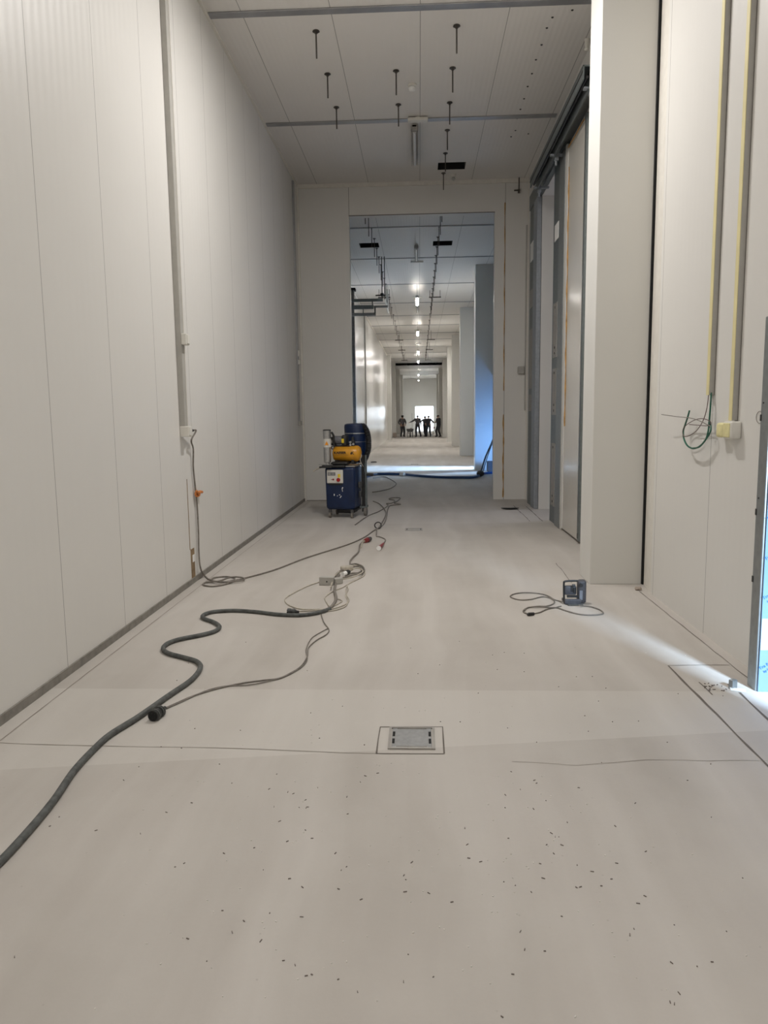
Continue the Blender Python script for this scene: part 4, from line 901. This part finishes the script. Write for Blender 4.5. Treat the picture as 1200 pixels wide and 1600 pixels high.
for i in range(26):
    c = fl(random.uniform(1100, 1142), random.uniform(1068, 1080)); a = random.uniform(0, 3); s = random.uniform(.003, .009)
    box(bm, c.x - s, c.x + s, c.y - .002, c.y + .002, .0005, .004, 0, 1, Matrix.Rotation(a, 3, 'Z'), c)
tag(build('metal_shavings', bm, 'chips_d'), 'dark crumbs and shavings on the floor left of the small anchor block', 'debris', kind='stuff')
def chips(n, mat, label, ln, seedv):
    random.seed(seedv); bm = nb()
    for i in range(n):
        if random.random() < .65:
            cxp, cyp, sx, sy = random.choice([(800, 1300, 130, 80), (550, 1260, 150, 70), (560, 1440, 170, 100), (830, 1260, 110, 40), (880, 1420, 110, 90), (430, 1300, 110, 90)])
            p = (random.gauss(cxp, sx), random.gauss(cyp, sy))
        else: p = (random.uniform(20, 1180), random.uniform(1180, 1590))
        if not (10 < p[0] < 1190 and 1190 < p[1] < 1640): continue
        c = fl(*p); a = random.uniform(0, 3.14); s = random.uniform(.25, 1) * ln; w = random.uniform(.0006, .0014)
        box(bm, c.x - s, c.x + s, c.y - w, c.y + w, .0003, .0028, 0, 1, Matrix.Rotation(a, 3, 'Z'), c)
    for i in range(40):
        p = (random.uniform(250, 1150), random.uniform(1000, 1170)); c = fl(*p); s = .4 * ln
        box(bm, c.x - s, c.x + s, c.y - .002, c.y + .002, .0003, .003, 0, 1, Matrix.Rotation(random.uniform(0, 3), 3, 'Z'), c)
    tag(build('floor_debris', bm, mat), label, 'debris', kind='stuff')
chips(130, 'chips_d', 'dark fibres and splinters scattered over the foreground floor', .0062, 3)
chips(150, 'chips_w', 'white crumbs scattered over the foreground floor', .0030, 5)

# ================================================================ PEOPLE AND THINGS AT THE FAR END
def ik(a, b, l1, l2, bend):
    a, b = V(a), V(b); d = b - a; L_ = min(d.length, (l1 + l2) * .995); d = d.normalized()
    x = (l1 * l1 - l2 * l2 + L_ * L_) / (2 * L_); h = math.sqrt(max(0, l1 * l1 - x * x))
    n = V(bend) - d * V(bend).dot(d); n.normalize()
    return a + d * x + n * h, a + d * L_
def person(X, Yp, face, label, handL, handR, footL=(-.13, .02), footR=(.13, -.02), lean=(0, 0), head=(0, .03), H=1.70, top='cloth_g', legs='cloth_d', hat=False):
    """local frame: +y is the way the person faces, +x their right"""
    s = H / 1.75
    J = {}; lx, ly = lean
    J['pelvis'] = (lx * .3, ly * .3, .95); J['belly'] = (lx * .6, ly * .6, 1.12); J['chest'] = (lx, ly, 1.36); J['neck'] = (lx + head[0] * .4, ly + head[1] * .4, 1.50)
    J['head'] = (lx + head[0], ly + head[1] + .01, 1.60); J['crown'] = (lx + head[0], ly + head[1] + .01, 1.69)
    sh = {}
    E = [('pelvis', 'belly'), ('belly', 'chest'), ('chest', 'neck'), ('neck', 'head'), ('head', 'crown')]
    R = {'pelvis': (.165, .12), 'belly': (.15, .115), 'chest': (.175, .12), 'neck': (.058, .058), 'head': (.078, .095), 'crown': (.06, .07)}
    T = {'pelvis': legs, 'belly': top, 'chest': top, 'neck': 'skin', 'head': 'skin', 'crown': 'hair'}
    for sd, hand, foot in ((-1, handL, footL), (1, handR, footR)):
        k = 'l' if sd < 0 else 'r'
        J['sh' + k] = (lx + sd * .185, ly, 1.42); hp = (J['pelvis'][0] + sd * .09, J['pelvis'][1], .90); J['hip' + k] = hp
        el, ha = ik(J['sh' + k], hand, .30, .27, (sd * .6, -.6, -.5)); J['el' + k] = el; J['wr' + k] = ha
        kn, an = ik(hp, (foot[0], foot[1], .09), .43, .42, (0, 1, 0)); J['kn' + k] = kn; J['an' + k] = an
        J['toe' + k] = (an[0] + sd * .03, an[1] + .17, .045); J['heel' + k] = (an[0], an[1] - .03, .05)
        E += [('chest', 'sh' + k), ('sh' + k, 'el' + k), ('el' + k, 'wr' + k), ('pelvis', 'hip' + k), ('hip' + k, 'kn' + k), ('kn' + k, 'an' + k), ('an' + k, 'heel' + k), ('heel' + k, 'toe' + k)]
        R.update({'sh' + k: (.075,) * 2, 'el' + k: (.052,) * 2, 'wr' + k: (.034,) * 2, 'hip' + k: (.095,) * 2, 'kn' + k: (.07,) * 2, 'an' + k: (.055,) * 2, 'toe' + k: (.045,) * 2, 'heel' + k: (.05,) * 2})
        T.update({'sh' + k: top, 'el' + k: top, 'wr' + k: 'skin', 'hip' + k: legs, 'kn' + k: legs, 'an' + k: legs, 'toe' + k: 'boot', 'heel' + k: 'boot'})
        d = (V(J['wr' + k]) - V(J['el' + k])).normalized(); side = d.cross(V((0, 0, 1)));  side = side.normalized() if side.length > .1 else V((1, 0, 0)); up = side.cross(d)
        pm = V(J['wr' + k]) + d * .055; J['palm' + k] = pm; R['palm' + k] = (.036, .020); T['palm' + k] = 'skin'; E.append(('wr' + k, 'palm' + k))
        for fi in range(4):
            a = side * (fi - 1.5) * .019; ln = (.034, .040, .038, .028)[fi]
            J['f%d%s' % (fi, k)] = pm + a + d * .04; J['g%d%s' % (fi, k)] = pm + a + d * (.04 + ln * .8) - up * .02
            R['f%d%s' % (fi, k)] = (.009,) * 2; R['g%d%s' % (fi, k)] = (.008,) * 2; T['f%d%s' % (fi, k)] = T['g%d%s' % (fi, k)] = 'skin'
            E += [('palm' + k, 'f%d%s' % (fi, k)), ('f%d%s' % (fi, k), 'g%d%s' % (fi, k))]
        J['t' + k] = V(J['wr' + k]) + d * .04 - side * .045 * sd; R['t' + k] = (.010,) * 2; T['t' + k] = 'skin'; E.append(('palm' + k, 't' + k))
    for q in R:
        if q[0] not in 'fgt' and q[:4] not in ('palm',) and q[:2] != 'wr' and q not in ('head', 'neck', 'crown'): R[q] = (R[q][0] * 1.28, R[q][1] * 1.3)
    names = list(J); me = bpy.data.meshes.new('person')
    co = [V(J[n]) * s for n in names]
    me.from_pydata([tuple(c) for c in co], [(names.index(a), names.index(b)) for a, b in E], [])
    o = bpy.data.objects.new('person', me); C.objects.link(o)
    o.modifiers.new('s', 'SKIN'); 
    for i, n in enumerate(names):
        sv = me.skin_vertices[0].data[i]; sv.radius = (R[n][0] * s, R[n][1] * s); sv.use_root = (n == 'pelvis')
    m2 = o.modifiers.new('u', 'SUBSURF'); m2.levels = 1; m2.render_levels = 1
    bpy.context.view_layer.update()
    me2 = bpy.data.meshes.new_from_object(o.evaluated_get(bpy.context.evaluated_depsgraph_get()))
    bpy.data.objects.remove(o); bpy.data.meshes.remove(me)
    me2.materials.clear()
    mats = [top, legs, 'skin', 'boot', 'hair']
    for q in mats: me2.materials.append(M[q])
    for pgn in me2.polygons:
        pgn.use_smooth = True
        best, bd = None, 9
        for a, b in E:
            A, B = V(J[a]) * s, V(J[b]) * s; ab = B - A; u = max(0, min(1, (pgn.center - A).dot(ab) / max(1e-9, ab.length_squared))); dd = (pgn.center - A - ab * u).length
            if dd < bd:
                bd = dd; best = T[b] if u > .5 else T[a]
                if a[:2] == 'el' and b[:2] == 'wr': best = top if u < .85 else 'skin'
                if a == 'chest' and b == 'neck': best = top if u < .7 else 'skin'
                if a == 'head': best = 'hair'
                if a[:2] == 'kn': best = legs
        pgn.material_index = mats.index(best)
    me2.name = 'person'
    root = bpy.data.objects.new('person', me2); C.objects.link(root); root.location = (X, Yp, 0); root.rotation_euler = (0, 0, face)
    LOC[root.name] = V((0, 0, 0)); tag(root, label, 'person', 'people at the far end')
    # hair, face
    hd = V(J['head']) * s
    bm = nb(); ball(bm, hd + V((0, -.018, .04)), .088, .10, .085)
    if hat: cyl(bm, hd + V((0, 0, .075)), hd + V((0, 0, .085)), .15, .14, 18); cyl(bm, hd + V((0, 0, .085)), hd + V((0, 0, .15)), .095, .085, 16)
    h = build('hair' if not hat else 'hat', bm, 'hair', root)
    bm = nb(); ball(bm, hd + V((0, .105, -.01)), .012, .018, .022); ball(bm, hd + V((-.083, 0, 0)), .012, .02, .03); ball(bm, hd + V((.083, 0, 0)), .012, .02, .03)
    build('nose_and_ears', bm, 'skin', root)
    bm = nb(); [ball(bm, hd + V((e, .088, .02)), .012, .01, .008) for e in (-.032, .032)]; box(bm, hd.x - .025, hd.x + .025, hd.y + .085, hd.y + .098, hd.z - .055, hd.z - .047); build('eyes_and_mouth', bm, 'hair', root)
    return root
YP = 57.6
p1 = fl(629, 682.5)
person(-1.31, 58.2, math.radians(200), 'leftmost person of the far group, in loose dark clothes and a hat, hands on hips', (-.24, .12, 1.0), (.24, .12, 1.0), hat=True, H=1.66)
person(-.12, 57.8, math.radians(165), 'person in dark work clothes with an outstretched arm, holding a thin pole beside the wheelbarrow', (-.26, .02, .86), (.62, .20, 1.16), footL=(-.22, -.12), footR=(.10, .10), H=1.68, top='cloth_g', legs='cloth_d')
person(.46, 58.3, math.radians(150), 'slim person mostly hidden behind the stout one in the bright doorway', (-.24, .16, 1.0), (.42, .25, 1.28), footL=(-.1, .15), footR=(.1, -.2), H=1.62)
person(.72, 57.5, math.radians(165), 'stout person in dark overalls in front of the bright doorway, hand at the side', (-.30, .05, 1.0), (.20, .24, 1.08), footL=(-.17, 0), footR=(.17, .03), H=1.64, legs='denim', top='cloth_d')
person(1.50, 57.2, math.radians(120), 'rightmost person of the far group, leaning at the right pillars with a hand forward', (-.2, .40, 1.18), (.2, .32, 1.12), footL=(-.1, -.08), footR=(.12, .12), lean=(0, .05), H=1.68, top='cloth_d')
bm = nb(); cyl(bm, (-.545, 57.75, 0.0), (-.55, 57.9, 1.83), .012, seg=8); tag(build('measuring_pole', bm, 'cable_m'), 'thin upright pole held by the person with the outstretched arm', 'pole')
t = thing('wheelbarrow', 'dark wheelbarrow on its legs seen between two of the far people', 'wheelbarrow', (-.70, 57.0, 0))
bm = nb(); bmesh.ops.create_cube(bm, size=1)
for v in bm.verts: k = 1 if v.co.z > 0 else .62; v.co = V((-.70 + v.co.x * .52 * k, 57.0 + v.co.y * .8 * k, .52 + v.co.z * .24))
top_f = max(bm.faces, key=lambda f: f.calc_center_median().z); r_ = bmesh.ops.inset_region(bm, faces=[top_f], thickness=.02); 
bmesh.ops.translate(bm, vec=(0, 0, -.18), verts=top_f.verts); build('tray', bm, 'dark', t)
for sx in (-.19, .19):
    bm = nb(); tube(bm, [(-.70 + sx, 56.75, 0), (-.70 + sx, 56.72, .3), (-.70 + sx, 56.7, .42)], .02, 6); build('leg', bm, 'dark', t)
    bm = nb(); tube(bm, [(-.70 + sx * .5, 57.5, .25), (-.70 + sx, 57.0, .40), (-.70 + sx * 1.3, 56.3, .62)], .018, 6); build('handle', bm, 'dark', t)
bm = nb(); cyl(bm, (-.74, 57.55, .19), (-.66, 57.55, .19), .19, seg=20); build('wheel', bm, 'black', t)
lump(V((-.62, 57.0, 0)), (.01, .01, .01), 'tiny stone on floor under the wheelbarrow')
bm = nb(); ball(bm, (-.64, 57.0, .62), .10, .15, .09); tag(build('rubble_heap', bm, 'concrete'), 'small heap of rubble in the wheelbarrow', 'rubble')
t = thing('tripod', 'small spindly tripod stand right of the bright doorway', 'tripod', (1.15, 58.0, 0))
for a in (0, 2.1, 4.2):
    bm = nb(); cyl(bm, (1.15 + .25 * math.cos(a), 58 + .25 * math.sin(a), 0), (1.15, 58, .6), .014, seg=6); build('leg', bm, 'cable_m', t)
bm = nb(); box(bm, 1.09, 1.21, 57.95, 58.05, .6, .75, .02); build('instrument', bm, 'red', t)
bm = nb(); box(bm, -2.02, -1.75, 57.1, 57.4, 0, .35, .02); tag(build('crate', bm, 'concrete'), 'small brown crate at the left wall beside the hatted person', 'crate')
bm = nb(); box(bm, XL + .001, XL + .04, 30.3, 30.42, .9, ZC - .045); tag(build('cable_trunking', bm, 'trunk'), 'dark vertical trunking on the bright left wall of far corridor', 'cable trunking')
bm = nb(); box(bm, XL, XL + .03, YB + .2, YE, ZC - .04, ZC - .001); struct('trim_13', bm, 'trim')
